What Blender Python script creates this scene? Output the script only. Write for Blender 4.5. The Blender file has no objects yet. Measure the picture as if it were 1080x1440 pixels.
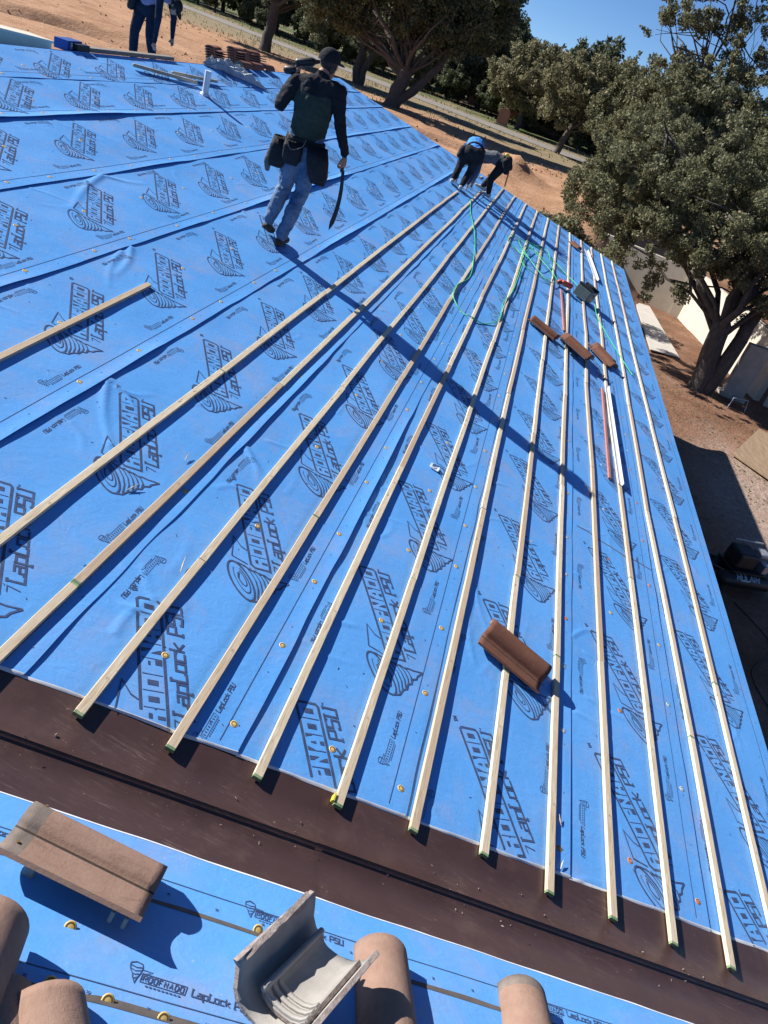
import bpy, bmesh, math, random
import numpy as np
from mathutils import Vector, Matrix, noise as mnoise

random.seed(7)
rng = np.random.default_rng(11)
SC = bpy.context.scene
COL = SC.collection
R = math.radians

# ------------------------------------------------------------------ camera
cam_d = bpy.data.cameras.new('camera')
cam = bpy.data.objects.new('camera', cam_d)
COL.objects.link(cam)
SC.camera = cam
cam_d.sensor_fit = 'HORIZONTAL'
cam_d.sensor_width = 36.0
cam_d.lens = 36.0 * 1000.0 / 1080.0
cam_d.clip_start = 0.05
cam_d.clip_end = 6000
cam.matrix_world = Matrix(((0.93294188, -0.35746968, 0.04283548, 0.0),
                           (0.22531702, 0.48692104, -0.84388396, 0.0),
                           (0.28080543, 0.79694625, 0.53481304, 2.4933576),
                           (0, 0, 0, 1)))
SC.render.resolution_x = 768
SC.render.resolution_y = 1024

# ------------------------------------------------------------------ sky, sun, exposure
SUN_DIR = Vector((-0.784, 0.230, 0.577)).normalized()      # towards the sun
world = bpy.data.worlds.new('World')
SC.world = world
world.use_nodes = True
wn = world.node_tree
wn.nodes.clear()
sky = wn.nodes.new('ShaderNodeTexSky')
sky.sky_type = 'NISHITA'
sky.sun_disc = False
sky.sun_elevation = math.asin(SUN_DIR.z)
sky.sun_rotation = math.atan2(SUN_DIR.x, SUN_DIR.y)
sky.altitude = 1500
sky.air_density = 0.7
sky.dust_density = 0.0
sky.ozone_density = 8.0
bg = wn.nodes.new('ShaderNodeBackground')
bg.inputs['Strength'].default_value = 0.070
wo = wn.nodes.new('ShaderNodeOutputWorld')
wn.links.new(sky.outputs[0], bg.inputs[0])
wn.links.new(bg.outputs[0], wo.inputs[0])

sun_d = bpy.data.lights.new('sun', 'SUN')
sun_d.energy = 5.0
sun_d.angle = R(0.5)
sun_d.color = (1.0, 0.95, 0.88)
sun = bpy.data.objects.new('sun', sun_d)
COL.objects.link(sun)
sun.rotation_euler = SUN_DIR.to_track_quat('Z', 'Y').to_euler()

SC.view_settings.view_transform = 'Standard'
SC.view_settings.look = 'None'
SC.view_settings.exposure = 0.82
SC.view_settings.gamma = 1.0
SC.view_settings.use_curve_mapping = False
SC.render.engine = 'CYCLES'

# ------------------------------------------------------------------ material helpers
def srgb(r, g, b):
    f = lambda c: (c / 255 / 12.92) if c / 255 <= 0.04045 else ((c / 255 + 0.055) / 1.055) ** 2.4
    return (f(r), f(g), f(b), 1.0)

def c4(c):
    return tuple(c) + (1.0,) if len(c) == 3 else tuple(c)

class NT:
    """small node-tree writer"""
    def __init__(self, name):
        self.m = bpy.data.materials.new(name)
        self.m.use_nodes = True
        self.t = self.m.node_tree
        self.t.nodes.clear()
        self.out = self.n('ShaderNodeOutputMaterial')
        self.b = self.n('ShaderNodeBsdfPrincipled')
        self.l(self.b.outputs[0], self.out.inputs[0])
        self.tc = None
    def n(self, ty, **kw):
        nd = self.t.nodes.new(ty)
        for k, v in kw.items():
            setattr(nd, k, v)
        return nd
    def l(self, a, b):
        self.t.links.new(a, b)
    def coord(self, kind='Object', scale=(1, 1, 1), rot=(0, 0, 0)):
        if kind == 'World':
            src = self.n('ShaderNodeNewGeometry').outputs['Position']
        else:
            src = self.n('ShaderNodeTexCoord').outputs[kind]
        mp = self.n('ShaderNodeMapping')
        mp.inputs['Scale'].default_value = scale
        mp.inputs['Rotation'].default_value = rot
        self.l(src, mp.inputs['Vector'])
        return mp.outputs[0]
    def noise(self, vec, scale, detail=4, rough=0.55, dist=0.0):
        nd = self.n('ShaderNodeTexNoise')
        nd.inputs['Scale'].default_value = scale
        nd.inputs['Detail'].default_value = detail
        nd.inputs['Roughness'].default_value = rough
        nd.inputs['Distortion'].default_value = dist
        if vec is not None:
            self.l(vec, nd.inputs['Vector'])
        return nd.outputs[0]
    def ramp(self, fac, stops, interp='LINEAR'):
        nd = self.n('ShaderNodeValToRGB')
        cr = nd.color_ramp
        cr.interpolation = interp
        while len(cr.elements) < len(stops):
            cr.elements.new(0.5)
        for e, (p, c) in zip(cr.elements, stops):
            e.position = p
            e.color = c4(c) if not isinstance(c, (int, float)) else (c, c, c, 1)
        self.l(fac, nd.inputs[0])
        return nd.outputs[0]
    def mix(self, fac, a, b, mode='MIX'):
        nd = self.n('ShaderNodeMix', data_type='RGBA', blend_type=mode)
        for s, v in ((nd.inputs[0], fac), (nd.inputs[6], a), (nd.inputs[7], b)):
            if hasattr(v, 'node'):
                self.l(v, s)
            elif isinstance(v, (int, float)):
                s.default_value = v
            else:
                s.default_value = c4(v)
        return nd.outputs[2]
    def math(self, op, a, b=None, clamp=False):
        nd = self.n('ShaderNodeMath', operation=op, use_clamp=clamp)
        for s, v in ((nd.inputs[0], a), (nd.inputs[1], b)):
            if v is None:
                continue
            if hasattr(v, 'node'):
                self.l(v, s)
            else:
                s.default_value = v
        return nd.outputs[0]
    def bump(self, h, strength=0.3, dist=0.01):
        nd = self.n('ShaderNodeBump')
        nd.inputs['Strength'].default_value = strength
        nd.inputs['Distance'].default_value = dist
        self.l(h, nd.inputs['Height'])
        self.l(nd.outputs[0], self.b.inputs['Normal'])
    def base(self, c, rough=0.6, metal=0.0, spec=0.5):
        s = self.b.inputs['Base Color']
        if hasattr(c, 'node'):
            self.l(c, s)
        else:
            s.default_value = c4(c)
        if hasattr(rough, 'node'):
            self.l(rough, self.b.inputs['Roughness'])
        else:
            self.b.inputs['Roughness'].default_value = rough
        self.b.inputs['Metallic'].default_value = metal
        self.b.inputs['Specular IOR Level'].default_value = spec
        return self.m

def m_noisy(name, a, b, scale=8, rough=0.7, bump=0.2, bscale=60, bdist=0.004, kind='Object', stretch=(1, 1, 1), metal=0.0, spec=0.4):
    n = NT(name)
    v = n.coord(kind, stretch)
    f = n.noise(v, scale, 5, 0.6)
    c = n.ramp(f, [(0.3, a), (0.7, b)])
    if bump:
        n.bump(n.noise(v, bscale, 4, 0.6), bump, bdist)
    return n.base(c, rough, metal, spec)

MAT = {}
def make_materials():
    # underlayment: blue spun-bonded sheet with dust
    for nm, ca, cb in (('membrane', (0.092, 0.318, 0.71), (0.118, 0.362, 0.77)),):
        n = NT(nm)
        v = n.coord('World')
        f = n.noise(v, 1.3, 4, 0.6)
        c = n.ramp(f, [(0.3, ca), (0.7, cb)])
        # rusty dust in soft blotches
        d1 = n.noise(v, 2.1, 6, 0.7, 0.4)
        d2 = n.noise(v, 9.0, 4, 0.6)
        dm = n.math('MULTIPLY', n.ramp(d1, [(0.46, 0.0), (0.72, 1.0)]), n.ramp(d2, [(0.30, 0.1), (0.75, 1.0)]))
        c = n.mix(n.math('MULTIPLY', dm, 0.55), c, (0.38, 0.32, 0.36))
        sp = n.noise(v, 55.0, 2, 0.5)
        c = n.mix(n.ramp(sp, [(0.70, 0.0), (0.76, 0.35)]), c, (0.42, 0.45, 0.55))
        # trodden, slack sheet: soft creases running across the roll, finer crumple and weave
        cr = n.noise(n.coord('World', (1.0, 2.6, 1.0), (0, 0, 0.5)), 7.0, 5, 0.62, 1.6)
        h = n.math('ADD', n.noise(v, 16.0, 5, 0.6, 0.8), n.math('MULTIPLY', n.noise(v, 160.0, 2, 0.5), 0.12))
        h = n.math('ADD', h, n.math('MULTIPLY', cr, 1.4))
        n.bump(h, 0.24, 0.007)
        r = n.ramp(f, [(0.3, 0.42), (0.7, 0.56)])
        MAT[nm] = n.base(c, r, 0.0, 0.35)
    n = NT('print_ink')
    v = n.coord('World')
    c = n.ramp(n.noise(v, 30, 4, 0.6), [(0.3, (0.038, 0.055, 0.110)), (0.62, (0.060, 0.092, 0.19)), (0.80, (0.085, 0.17, 0.36))])
    MAT['ink'] = n.base(c, 0.55, 0, 0.3)
    # wood battens
    n = NT('batten_wood')
    v = n.coord('Object', (26, 1.6, 26))
    oi = n.n('ShaderNodeObjectInfo').outputs['Random']
    g = n.noise(v, 3.2, 6, 0.62, 1.4)
    c = n.ramp(g, [(0.28, (0.36, 0.26, 0.16)), (0.42, (0.62, 0.51, 0.35)), (0.70, (0.78, 0.70, 0.54))])
    c = n.mix(n.ramp(oi, [(0.0, 0.0), (0.6, 0.08), (0.75, 0.35), (0.95, 0.6)]), c, (0.42, 0.27, 0.17))
    k = n.noise(n.coord('Object', (10, 4, 10)), 2.6, 2, 0.5)
    c = n.mix(n.ramp(k, [(0.72, 0.0), (0.76, 0.7)]), c, (0.24, 0.13, 0.07))
    vo = n.n('ShaderNodeTexVoronoi')
    vo.inputs['Scale'].default_value = 1.0
    n.l(n.coord('Object', (30, 3.4, 1)), vo.inputs['Vector'])
    c = n.mix(n.ramp(vo.outputs['Distance'], [(0.05, 0.85), (0.085, 0.0)]), c, (0.10, 0.07, 0.05))
    st = n.noise(n.coord('Object', (8, 1.2, 8)), 1.7, 4, 0.6, 0.5)
    c = n.mix(n.ramp(st, [(0.52, 0.0), (0.72, 0.45)]), c, (0.40, 0.30, 0.20))
    n.bump(g, 0.35, 0.003)
    MAT['wood'] = n.base(c, 0.75, 0, 0.25)
    MAT['green_paint'] = m_noisy('green_end_paint', (0.02, 0.13, 0.05), (0.30, 0.36, 0.20), 30, 0.7)
    MAT['grey_wood'] = m_noisy('weathered_board', (0.16, 0.145, 0.125), (0.24, 0.22, 0.19), 5, 0.85, 0.3, 40, stretch=(14, 1, 14))
    # brown painted valley metal
    n = NT('valley_metal')
    v = n.coord('World')
    f = n.noise(v, 3.0, 5, 0.6)
    c = n.ramp(f, [(0.3, (0.050, 0.026, 0.024)), (0.7, (0.070, 0.038, 0.033))])
    s1 = n.noise(n.coord('World', (3, 40, 3), (0, 0, 0.6)), 3.0, 6, 0.75, 1.0)
    s2 = n.noise(v, 2.4, 3, 0.6)
    sm = n.math('MULTIPLY', n.ramp(s1, [(0.54, 0.0), (0.70, 1.0)]), n.ramp(s2, [(0.44, 0.0), (0.62, 1.0)]))
    c = n.mix(n.math('MULTIPLY', sm, 0.4), c, (0.28, 0.20, 0.18))
    sp = n.noise(v, 70.0, 2, 0.5)
    c = n.mix(n.ramp(sp, [(0.73, 0.0), (0.77, 0.5)]), c, (0.35, 0.24, 0.18))
    dp = n.noise(v, 5.0, 5, 0.65)
    c = n.mix(n.ramp(dp, [(0.55, 0.0), (0.85, 0.35)]), c, (0.20, 0.12, 0.09))
    n.bump(n.noise(v, 5.0, 3, 0.5), 0.22, 0.02)
    MAT['metal_brown'] = n.base(c, n.ramp(s2, [(0.3, 0.30), (0.7, 0.50)]), 0.0, 0.5)
    MAT['dust'] = m_noisy('dust_smear', (0.10, 0.065, 0.058), (0.16, 0.115, 0.10), 40, 0.9, 0)
    MAT['white_edge'] = m_noisy('membrane_cut_edge', (0.62, 0.64, 0.68), (0.80, 0.82, 0.84), 20, 0.6, 0)
    MAT['seal_strip'] = m_noisy('lap_seal_strip', (0.075, 0.065, 0.06), (0.13, 0.11, 0.10), 14, 0.8, 0.2, 80)
    MAT['cap_plastic'] = m_noisy('cap_plastic', (0.62, 0.42, 0.13), (0.78, 0.58, 0.22), 9, 0.45, 0)
    MAT['cap_orange'] = m_noisy('cap_orange', (0.62, 0.16, 0.06), (0.70, 0.30, 0.12), 9, 0.45, 0)
    MAT['cap_clear'] = m_noisy('cap_clear', (0.50, 0.58, 0.66), (0.62, 0.70, 0.76), 9, 0.4, 0)
    MAT['cap_hole'] = m_noisy('cap_pin', (0.14, 0.08, 0.03), (0.2, 0.12, 0.04), 9, 0.5, 0)
    # concrete tiles
    def tile(nm, a, b, dark):
        n = NT(nm)
        v = n.coord('Object')
        f = n.noise(v, 14, 6, 0.65)
        c = n.ramp(f, [(0.3, a), (0.7, b)])
        g = n.noise(v, 420, 2, 0.6)
        c = n.mix(n.ramp(g, [(0.62, 0.0), (0.72, 0.35)]), c, dark)
        st = n.noise(n.coord('Object', (5, 1, 5)), 6, 5, 0.7, 0.8)
        c = n.mix(n.ramp(st, [(0.56, 0.0), (0.74, 0.5)]), c, dark)
        n.bump(n.math('ADD', g, n.math('MULTIPLY', n.noise(v, 90, 4, 0.65), 1.3)), 0.55, 0.0022)
        return n.base(c, 0.85, 0, 0.25)
    MAT['tile_tan'] = tile('concrete_tile_tan', (0.25, 0.155, 0.115), (0.315, 0.205, 0.155), (0.15, 0.09, 0.07))
    MAT['tile_brown'] = tile('concrete_tile_brown', (0.125, 0.052, 0.033), (0.175, 0.078, 0.05), (0.07, 0.03, 0.022))
    MAT['tile_red'] = tile('clay_tile_red', (0.20, 0.075, 0.045), (0.27, 0.11, 0.065), (0.10, 0.04, 0.03))
    MAT['tile_grey'] = m_noisy('tile_underside', (0.27, 0.255, 0.235), (0.37, 0.35, 0.32), 12, 0.85, 0.35, 110, 0.003)
    MAT['tile_dark'] = m_noisy('tile_groove', (0.03, 0.02, 0.017), (0.07, 0.045, 0.036), 40, 0.9, 0.3, 150)
    MAT['tile_break'] = m_noisy('tile_broken_edge', (0.20, 0.155, 0.14), (0.38, 0.33, 0.30), 40, 0.95, 0.7, 70, 0.006)
    MAT['tile_head'] = m_noisy('tile_head_lap', (0.115, 0.095, 0.085), (0.22, 0.175, 0.145), 16, 0.9, 0.4, 150, 0.003)
    # cloth & people
    def cloth(nm, a, b, rough=0.9, bscale=22, bs=0.6):
        n = NT(nm)
        v = n.coord('World')
        f = n.noise(v, 9, 5, 0.6)
        c = n.ramp(f, [(0.3, a), (0.7, b)])
        n.bump(n.noise(v, bscale, 4, 0.6, 1.2), bs, 0.02)
        MAT[nm] = n.base(c, rough, 0, 0.2)
    cloth('black_cloth', (0.012, 0.013, 0.016), (0.022, 0.023, 0.028))
    cloth('green_cloth', (0.028, 0.042, 0.034), (0.045, 0.062, 0.048))
    cloth('denim', (0.055, 0.105, 0.20), (0.19, 0.26, 0.36))
    cloth('dark_denim', (0.007, 0.011, 0.024), (0.012, 0.019, 0.040))
    cloth('navy_cloth', (0.03, 0.05, 0.12), (0.05, 0.08, 0.17))
    cloth('blue_shirt', (0.05, 0.23, 0.62), (0.09, 0.31, 0.75))
    cloth('grey_shirt', (0.09, 0.10, 0.11), (0.14, 0.15, 0.165))
    cloth('blue_white_shirt', (0.08, 0.13, 0.26), (0.30, 0.22, 0.30))
    cloth('pouch_leather', (0.010, 0.011, 0.014), (0.024, 0.024, 0.027), 0.7)
    cloth('tarp_cloth', (0.30, 0.36, 0.42), (0.55, 0.58, 0.60), 0.8, 14, 0.9)
    cloth('boot_leather', (0.045, 0.033, 0.025), (0.085, 0.06, 0.042), 0.8)
    cloth('shoe_pale', (0.36, 0.37, 0.38), (0.55, 0.55, 0.54), 0.8)
    MAT['skin'] = m_noisy('skin', (0.30, 0.155, 0.10), (0.36, 0.19, 0.125), 30, 0.6, 0.1, 200)
    MAT['hair'] = m_noisy('hair', (0.01, 0.008, 0.007), (0.025, 0.02, 0.017), 60, 0.6, 0.5, 200)
    MAT['black_plastic'] = m_noisy('black_plastic', (0.010, 0.010, 0.011), (0.02, 0.02, 0.022), 30, 0.45, 0)
    MAT['dark_steel'] = m_noisy('dark_steel', (0.02, 0.019, 0.02), (0.04, 0.036, 0.036), 40, 0.45, 0, metal=0.4)
    MAT['grey_metal'] = m_noisy('grey_metal', (0.30, 0.31, 0.33), (0.42, 0.43, 0.45), 20, 0.4, 0, metal=0.5)
    MAT['white_metal'] = m_noisy('white_metal', (0.50, 0.51, 0.52), (0.60, 0.60, 0.60), 12, 0.5, 0)
    MAT['white_pvc'] = m_noisy('white_pvc', (0.66, 0.67, 0.68), (0.76, 0.77, 0.78), 12, 0.45, 0)
    MAT['buff_rod'] = m_noisy('buff_rod', (0.38, 0.33, 0.25), (0.55, 0.50, 0.40), 12, 0.7, 0)
    MAT['red_strip'] = m_noisy('red_strip', (0.34, 0.13, 0.10), (0.42, 0.19, 0.15), 14, 0.6, 0)
    MAT['red_tool'] = m_noisy('red_tool', (0.45, 0.05, 0.03), (0.55, 0.10, 0.06), 14, 0.5, 0)
    MAT['yellow'] = m_noisy('yellow_plastic', (0.62, 0.52, 0.05), (0.74, 0.64, 0.10), 14, 0.5, 0)
    MAT['hose_green'] = m_noisy('hose_green', (0.03, 0.42, 0.16), (0.06, 0.55, 0.22), 14, 0.45, 0)
    MAT['green_box'] = m_noisy('nail_box_shell', (0.07, 0.10, 0.10), (0.10, 0.13, 0.13), 14, 0.5, 0)
    MAT['carton_blue'] = m_noisy('carton_blue', (0.012, 0.05, 0.22), (0.02, 0.07, 0.28), 14, 0.5, 0)
    MAT['paper_white'] = m_noisy('white_print', (0.75, 0.76, 0.78), (0.8, 0.8, 0.82), 14, 0.6, 0)
    MAT['plaster'] = m_noisy('cream_plaster', (0.52, 0.47, 0.38), (0.60, 0.55, 0.46), 3, 0.9, 0.25, 30, 0.01, 'World')
    MAT['plaster_dirty'] = m_noisy('grey_plaster', (0.30, 0.29, 0.26), (0.42, 0.40, 0.36), 3, 0.9, 0.25, 30, 0.01, 'World')
    MAT['concrete'] = m_noisy('concrete', (0.26, 0.24, 0.21), (0.38, 0.355, 0.31), 2.5, 0.9, 0.3, 25, 0.01, 'World')
    MAT['ply'] = m_noisy('plywood', (0.22, 0.15, 0.095), (0.33, 0.235, 0.15), 2.5, 0.85, 0.2, 25, 0.01, 'Object', (6, 1, 1))
    MAT['pale_board'] = m_noisy('pale_board', (0.42, 0.39, 0.35), (0.58, 0.55, 0.50), 2.0, 0.85, 0.2, 25, 0.01, 'Object', (1, 5, 1))
    MAT['asphalt'] = m_noisy('asphalt', (0.17, 0.155, 0.14), (0.25, 0.225, 0.195), 0.7, 0.95, 0.2, 30, 0.01, 'World')
    MAT['brick'] = m_noisy('brick', (0.26, 0.125, 0.085), (0.36, 0.18, 0.125), 3, 0.9, 0.3, 20, 0.01, 'World')
    MAT['shingle'] = m_noisy('shingle', (0.07, 0.06, 0.055), (0.11, 0.10, 0.09), 3, 0.95, 0.3, 20, 0.01, 'World')
    MAT['glass'] = m_noisy('dark_glass', (0.02, 0.025, 0.03), (0.03, 0.035, 0.04), 3, 0.15, 0)
    MAT['bark'] = m_noisy('bark', (0.060, 0.052, 0.045), (0.130, 0.114, 0.100), 3.5, 0.95, 0.9, 14, 0.06, 'Object', (4, 4, 1))
    for nm, a, b, e in (('leaf_olive', (0.085, 0.094, 0.050), (0.215, 0.220, 0.125), (0.27, 0.20, 0.11)),
                     ('leaf_dark', (0.055, 0.070, 0.038), (0.130, 0.148, 0.082), (0.17, 0.15, 0.085)),
                     ('leaf_pale', (0.12, 0.125, 0.070), (0.26, 0.245, 0.14), (0.31, 0.25, 0.14))):
        n = NT(nm)
        ri = n.n('ShaderNodeNewGeometry').outputs['Random Per Island']
        c = n.ramp(ri, [(0.0, a), (0.62, b), (0.93, b), (1.0, e)])
        tr = n.n('ShaderNodeBsdfTranslucent')
        n.l(c, tr.inputs[0])
        mx = n.n('ShaderNodeMixShader')
        mx.inputs[0].default_value = 0.30
        n.base(c, 0.62, 0, 0.22)
        n.l(n.b.outputs[0], mx.inputs[1])
        n.l(tr.outputs[0], mx.inputs[2])
        n.l(mx.outputs[0], n.out.inputs[0])
        MAT[nm] = n.m
make_materials()

def ground_material():
    n = NT('ground')
    g = n.n('ShaderNodeNewGeometry')
    pos = g.outputs['Position']
    sep = n.n('ShaderNodeSeparateXYZ')
    n.l(pos, sep.inputs[0])
    v = n.coord('World')
    big = n.noise(v, 0.12, 5, 0.6)
    mid = n.noise(v, 0.9, 6, 0.65)
    fine = n.noise(v, 7.0, 5, 0.7)
    # yard soil with leaf litter
    yard = n.ramp(mid, [(0.3, (0.150, 0.076, 0.046)), (0.55, (0.235, 0.130, 0.084)), (0.75, (0.32, 0.20, 0.14))])
    lit = n.noise(n.coord('World', (1, 1, 1), (0, 0, 0.5)), 12.0, 6, 0.8, 1.5)
    yard = n.mix(n.ramp(lit, [(0.52, 0.0), (0.62, 0.7)]), yard, (0.085, 0.05, 0.032))
    # light soil by the house, with its patch of sunlight painted into the colour
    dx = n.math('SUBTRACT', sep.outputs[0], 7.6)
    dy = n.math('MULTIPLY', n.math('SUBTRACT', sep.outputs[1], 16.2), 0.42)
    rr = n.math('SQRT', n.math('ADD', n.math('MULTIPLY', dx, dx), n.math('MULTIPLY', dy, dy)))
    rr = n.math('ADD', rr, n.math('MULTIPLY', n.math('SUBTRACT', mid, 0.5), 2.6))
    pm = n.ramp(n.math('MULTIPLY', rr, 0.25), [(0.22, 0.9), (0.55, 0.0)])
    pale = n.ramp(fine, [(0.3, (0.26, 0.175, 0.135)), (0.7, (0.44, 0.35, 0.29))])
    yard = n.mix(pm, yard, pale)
    # orange graded dirt with tyre tracks
    dirt = n.ramp(mid, [(0.25, (0.30, 0.160, 0.090)), (0.5, (0.41, 0.235, 0.138)), (0.75, (0.49, 0.31, 0.20))])
    dirt = n.mix(n.ramp(n.noise(n.coord('World', (0.35, 2.6, 1), (0, 0, -0.42)), 1.2, 5, 0.7, 0.5), [(0.48, 0.0), (0.72, 0.55)]), dirt, (0.22, 0.125, 0.075))
    dirt = n.mix(n.ramp(fine, [(0.55, 0.0), (0.8, 0.4)]), dirt, (0.5, 0.34, 0.23))
    # grasses
    dry = n.ramp(fine, [(0.3, (0.20, 0.155, 0.095)), (0.7, (0.31, 0.245, 0.155))])
    dry = n.mix(n.ramp(mid, [(0.45, 0.0), (0.75, 0.6)]), dry, (0.15, 0.135, 0.07))
    green = n.ramp(fine, [(0.3, (0.045, 0.07, 0.02)), (0.7, (0.10, 0.13, 0.045))])
    u = n.math('ADD', n.math('MULTIPLY', sep.outputs[0], 0.41), n.math('MULTIPLY', sep.outputs[1], 0.912))
    un = n.math('ADD', u, n.math('MULTIPLY', n.math('SUBTRACT', big, 0.5), 14.0))
    k1 = n.ramp(n.math('MULTIPLY', un, 0.01), [(0.47, 0.0), (0.55, 1.0)])
    k2 = n.ramp(n.math('MULTIPLY', un, 0.01), [(0.66, 0.0), (0.72, 1.0)])
    far = n.mix(k1, dirt, dry)
    far = n.mix(k2, far, n.mix(n.ramp(big, [(0.42, 0.0), (0.6, 1.0)]), green, dry))
    zz = n.math('ADD', sep.outputs[2], n.math('MULTIPLY', n.math('SUBTRACT', mid, 0.5), 0.8))
    zm = n.ramp(n.math('MULTIPLY', n.math('ADD', zz, 4.0), 0.4), [(0.15, 0.0), (0.45, 1.0)])
    c = n.mix(zm, yard, far)
    n.bump(n.math('ADD', mid, n.math('MULTIPLY', fine, 0.5)), 0.8, 0.12)
    return n.base(c, 0.95, 0, 0.1)
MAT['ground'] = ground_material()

# ------------------------------------------------------------------ geometry helpers
def tag(o, label=None, cat=None, group=None, kind=None):
    if label: o['label'] = label
    if cat: o['category'] = cat
    if group: o['group'] = group
    if kind: o['kind'] = kind
    return o

def empty(name, loc=(0, 0, 0), label=None, cat=None, group=None):
    o = bpy.data.objects.new(name, None)
    COL.objects.link(o)
    o.location = loc
    o.empty_display_size = 0.2
    return tag(o, label, cat, group)

def put(o, parent):
    if parent is not None:
        o.parent = parent
        bpy.context.view_layer.update() if False else None
        o.matrix_parent_inverse = world_of(parent).inverted()
    return o

def world_of(o):
    m = Matrix.LocRotScale(o.location, o.rotation_euler, o.scale)
    if o.parent is not None:
        return world_of(o.parent) @ o.matrix_parent_inverse @ m
    return m

def obj(name, mesh, mats=None, parent=None, smooth=False):
    """mesh in world coordinates (or local to the object's own later transform)"""
    o = bpy.data.objects.new(name, mesh)
    COL.objects.link(o)
    if mats is not None:
        for m in (mats if isinstance(mats, (list, tuple)) else [mats]):
            mesh.materials.append(MAT[m] if isinstance(m, str) else m)
    if smooth:
        mesh.polygons.foreach_set('use_smooth', [True] * len(mesh.polygons))
    return put(o, parent)

def np_mesh(name, verts, faces, mat_idx=None):
    """fast mesh from numpy arrays; faces (N,3) or (N,4)"""
    verts = np.asarray(verts, dtype=np.float32)
    faces = np.asarray(faces, dtype=np.int32)
    me = bpy.data.meshes.new(name)
    k = faces.shape[1]
    me.vertices.add(len(verts))
    me.vertices.foreach_set('co', verts.ravel())
    me.loops.add(faces.size)
    me.loops.foreach_set('vertex_index', faces.ravel())
    me.polygons.add(len(faces))
    me.polygons.foreach_set('loop_start', np.arange(0, faces.size, k, dtype=np.int32))
    me.polygons.foreach_set('loop_total', np.full(len(faces), k, dtype=np.int32))
    if mat_idx is not None:
        me.polygons.foreach_set('material_index', np.asarray(mat_idx, dtype=np.int32))
    me.update(calc_edges=True)
    return me

def pyd(name, verts, faces):
    me = bpy.data.meshes.new(name)
    me.from_pydata([tuple(v) for v in verts], [], faces)
    me.update()
    return me

def bm_mesh(name, bm):
    bmesh.ops.recalc_face_normals(bm, faces=bm.faces)
    me = bpy.data.meshes.new(name)
    bm.to_mesh(me)
    bm.free()
    return me

def add_box(bm, c, size, mtx=None, bevel=0.0, mat=0):
    r = bmesh.ops.create_cube(bm, size=1.0)
    vs = r['verts']
    bmesh.ops.scale(bm, vec=size, verts=vs)
    bmesh.ops.translate(bm, vec=c, verts=vs)
    if bevel:
        es = list({e for v in vs for e in v.link_edges})
        rb = bmesh.ops.bevel(bm, geom=es, offset=bevel, segments=2, affect='EDGES', profile=0.6)
        vs = list({v for f in rb['faces'] for v in f.verts} | {v for v in vs if v.is_valid})
    if mtx is not None:
        bmesh.ops.transform(bm, matrix=mtx, verts=vs)
    for f in {f for v in vs for f in v.link_faces}:
        f.material_index = mat
    return vs

def tube_geo(pts, radii, seg=10, flat=1.0, side=None, round_ends=True):
    """closed tapered tube; flat = depth/width ratio, side = width direction. returns verts, quads/tris"""
    pts = [Vector(p) for p in pts]
    if isinstance(radii, (int, float)):
        radii = [radii] * len(pts)
    P, RR = [], []
    if round_ends and len(pts) > 1:
        d0 = (pts[0] - pts[1]).normalized()
        d1 = (pts[-1] - pts[-2]).normalized()
        f0 = min(1.0, flat)
        P += [pts[0] + d0 * radii[0] * 0.75 * f0, pts[0] + d0 * radii[0] * 0.45 * f0]
        RR += [radii[0] * 0.45, radii[0] * 0.82]
        P += pts
        RR += list(radii)
        P += [pts[-1] + d1 * radii[-1] * 0.45 * f0, pts[-1] + d1 * radii[-1] * 0.75 * f0]
        RR += [radii[-1] * 0.82, radii[-1] * 0.45]
    else:
        P, RR = pts, list(radii)
    vs, fs = [], []
    up = None
    for i, p in enumerate(P):
        t = (P[min(i + 1, len(P) - 1)] - P[max(i - 1, 0)]).normalized()
        if side is not None:
            a = Vector(side)
            a = (a - t * a.dot(t)).normalized()
        else:
            if up is None:
                a = t.orthogonal().normalized()
            else:
                a = (up - t * up.dot(t)).normalized()
            up = a
        b = t.cross(a)
        for k in range(seg):
            an = 2 * math.pi * k / seg
            vs.append(p + a * (math.cos(an) * RR[i]) + b * (math.sin(an) * RR[i] * flat))
    for i in range(len(P) - 1):
        for k in range(seg):
            k2 = (k + 1) % seg
            fs.append((i * seg + k, i * seg + k2, (i + 1) * seg + k2, (i + 1) * seg + k))
    fs.append(tuple(range(seg - 1, -1, -1)))
    fs.append(tuple(range((len(P) - 1) * seg, len(P) * seg)))
    return vs, fs

def tube(name, pts, radii, mat, parent=None, seg=10, smooth=True, **kw):
    v, f = tube_geo(pts, radii, seg, **kw)
    return obj(name, pyd(name, v, f), mat, parent, smooth)

def catmull(pts, n=8):
    pts = [Vector(p) for p in pts]
    out = []
    for i in range(len(pts) - 1):
        p0, p1, p2, p3 = pts[max(i - 1, 0)], pts[i], pts[i + 1], pts[min(i + 2, len(pts) - 1)]
        for k in range(n):
            t = k / n
            out.append(0.5 * ((2 * p1) + (p2 - p0) * t + (2 * p0 - 5 * p1 + 4 * p2 - p3) * t * t + (3 * p1 - p0 - 3 * p2 + p3) * t ** 3))
    out.append(pts[-1])
    return out

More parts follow.
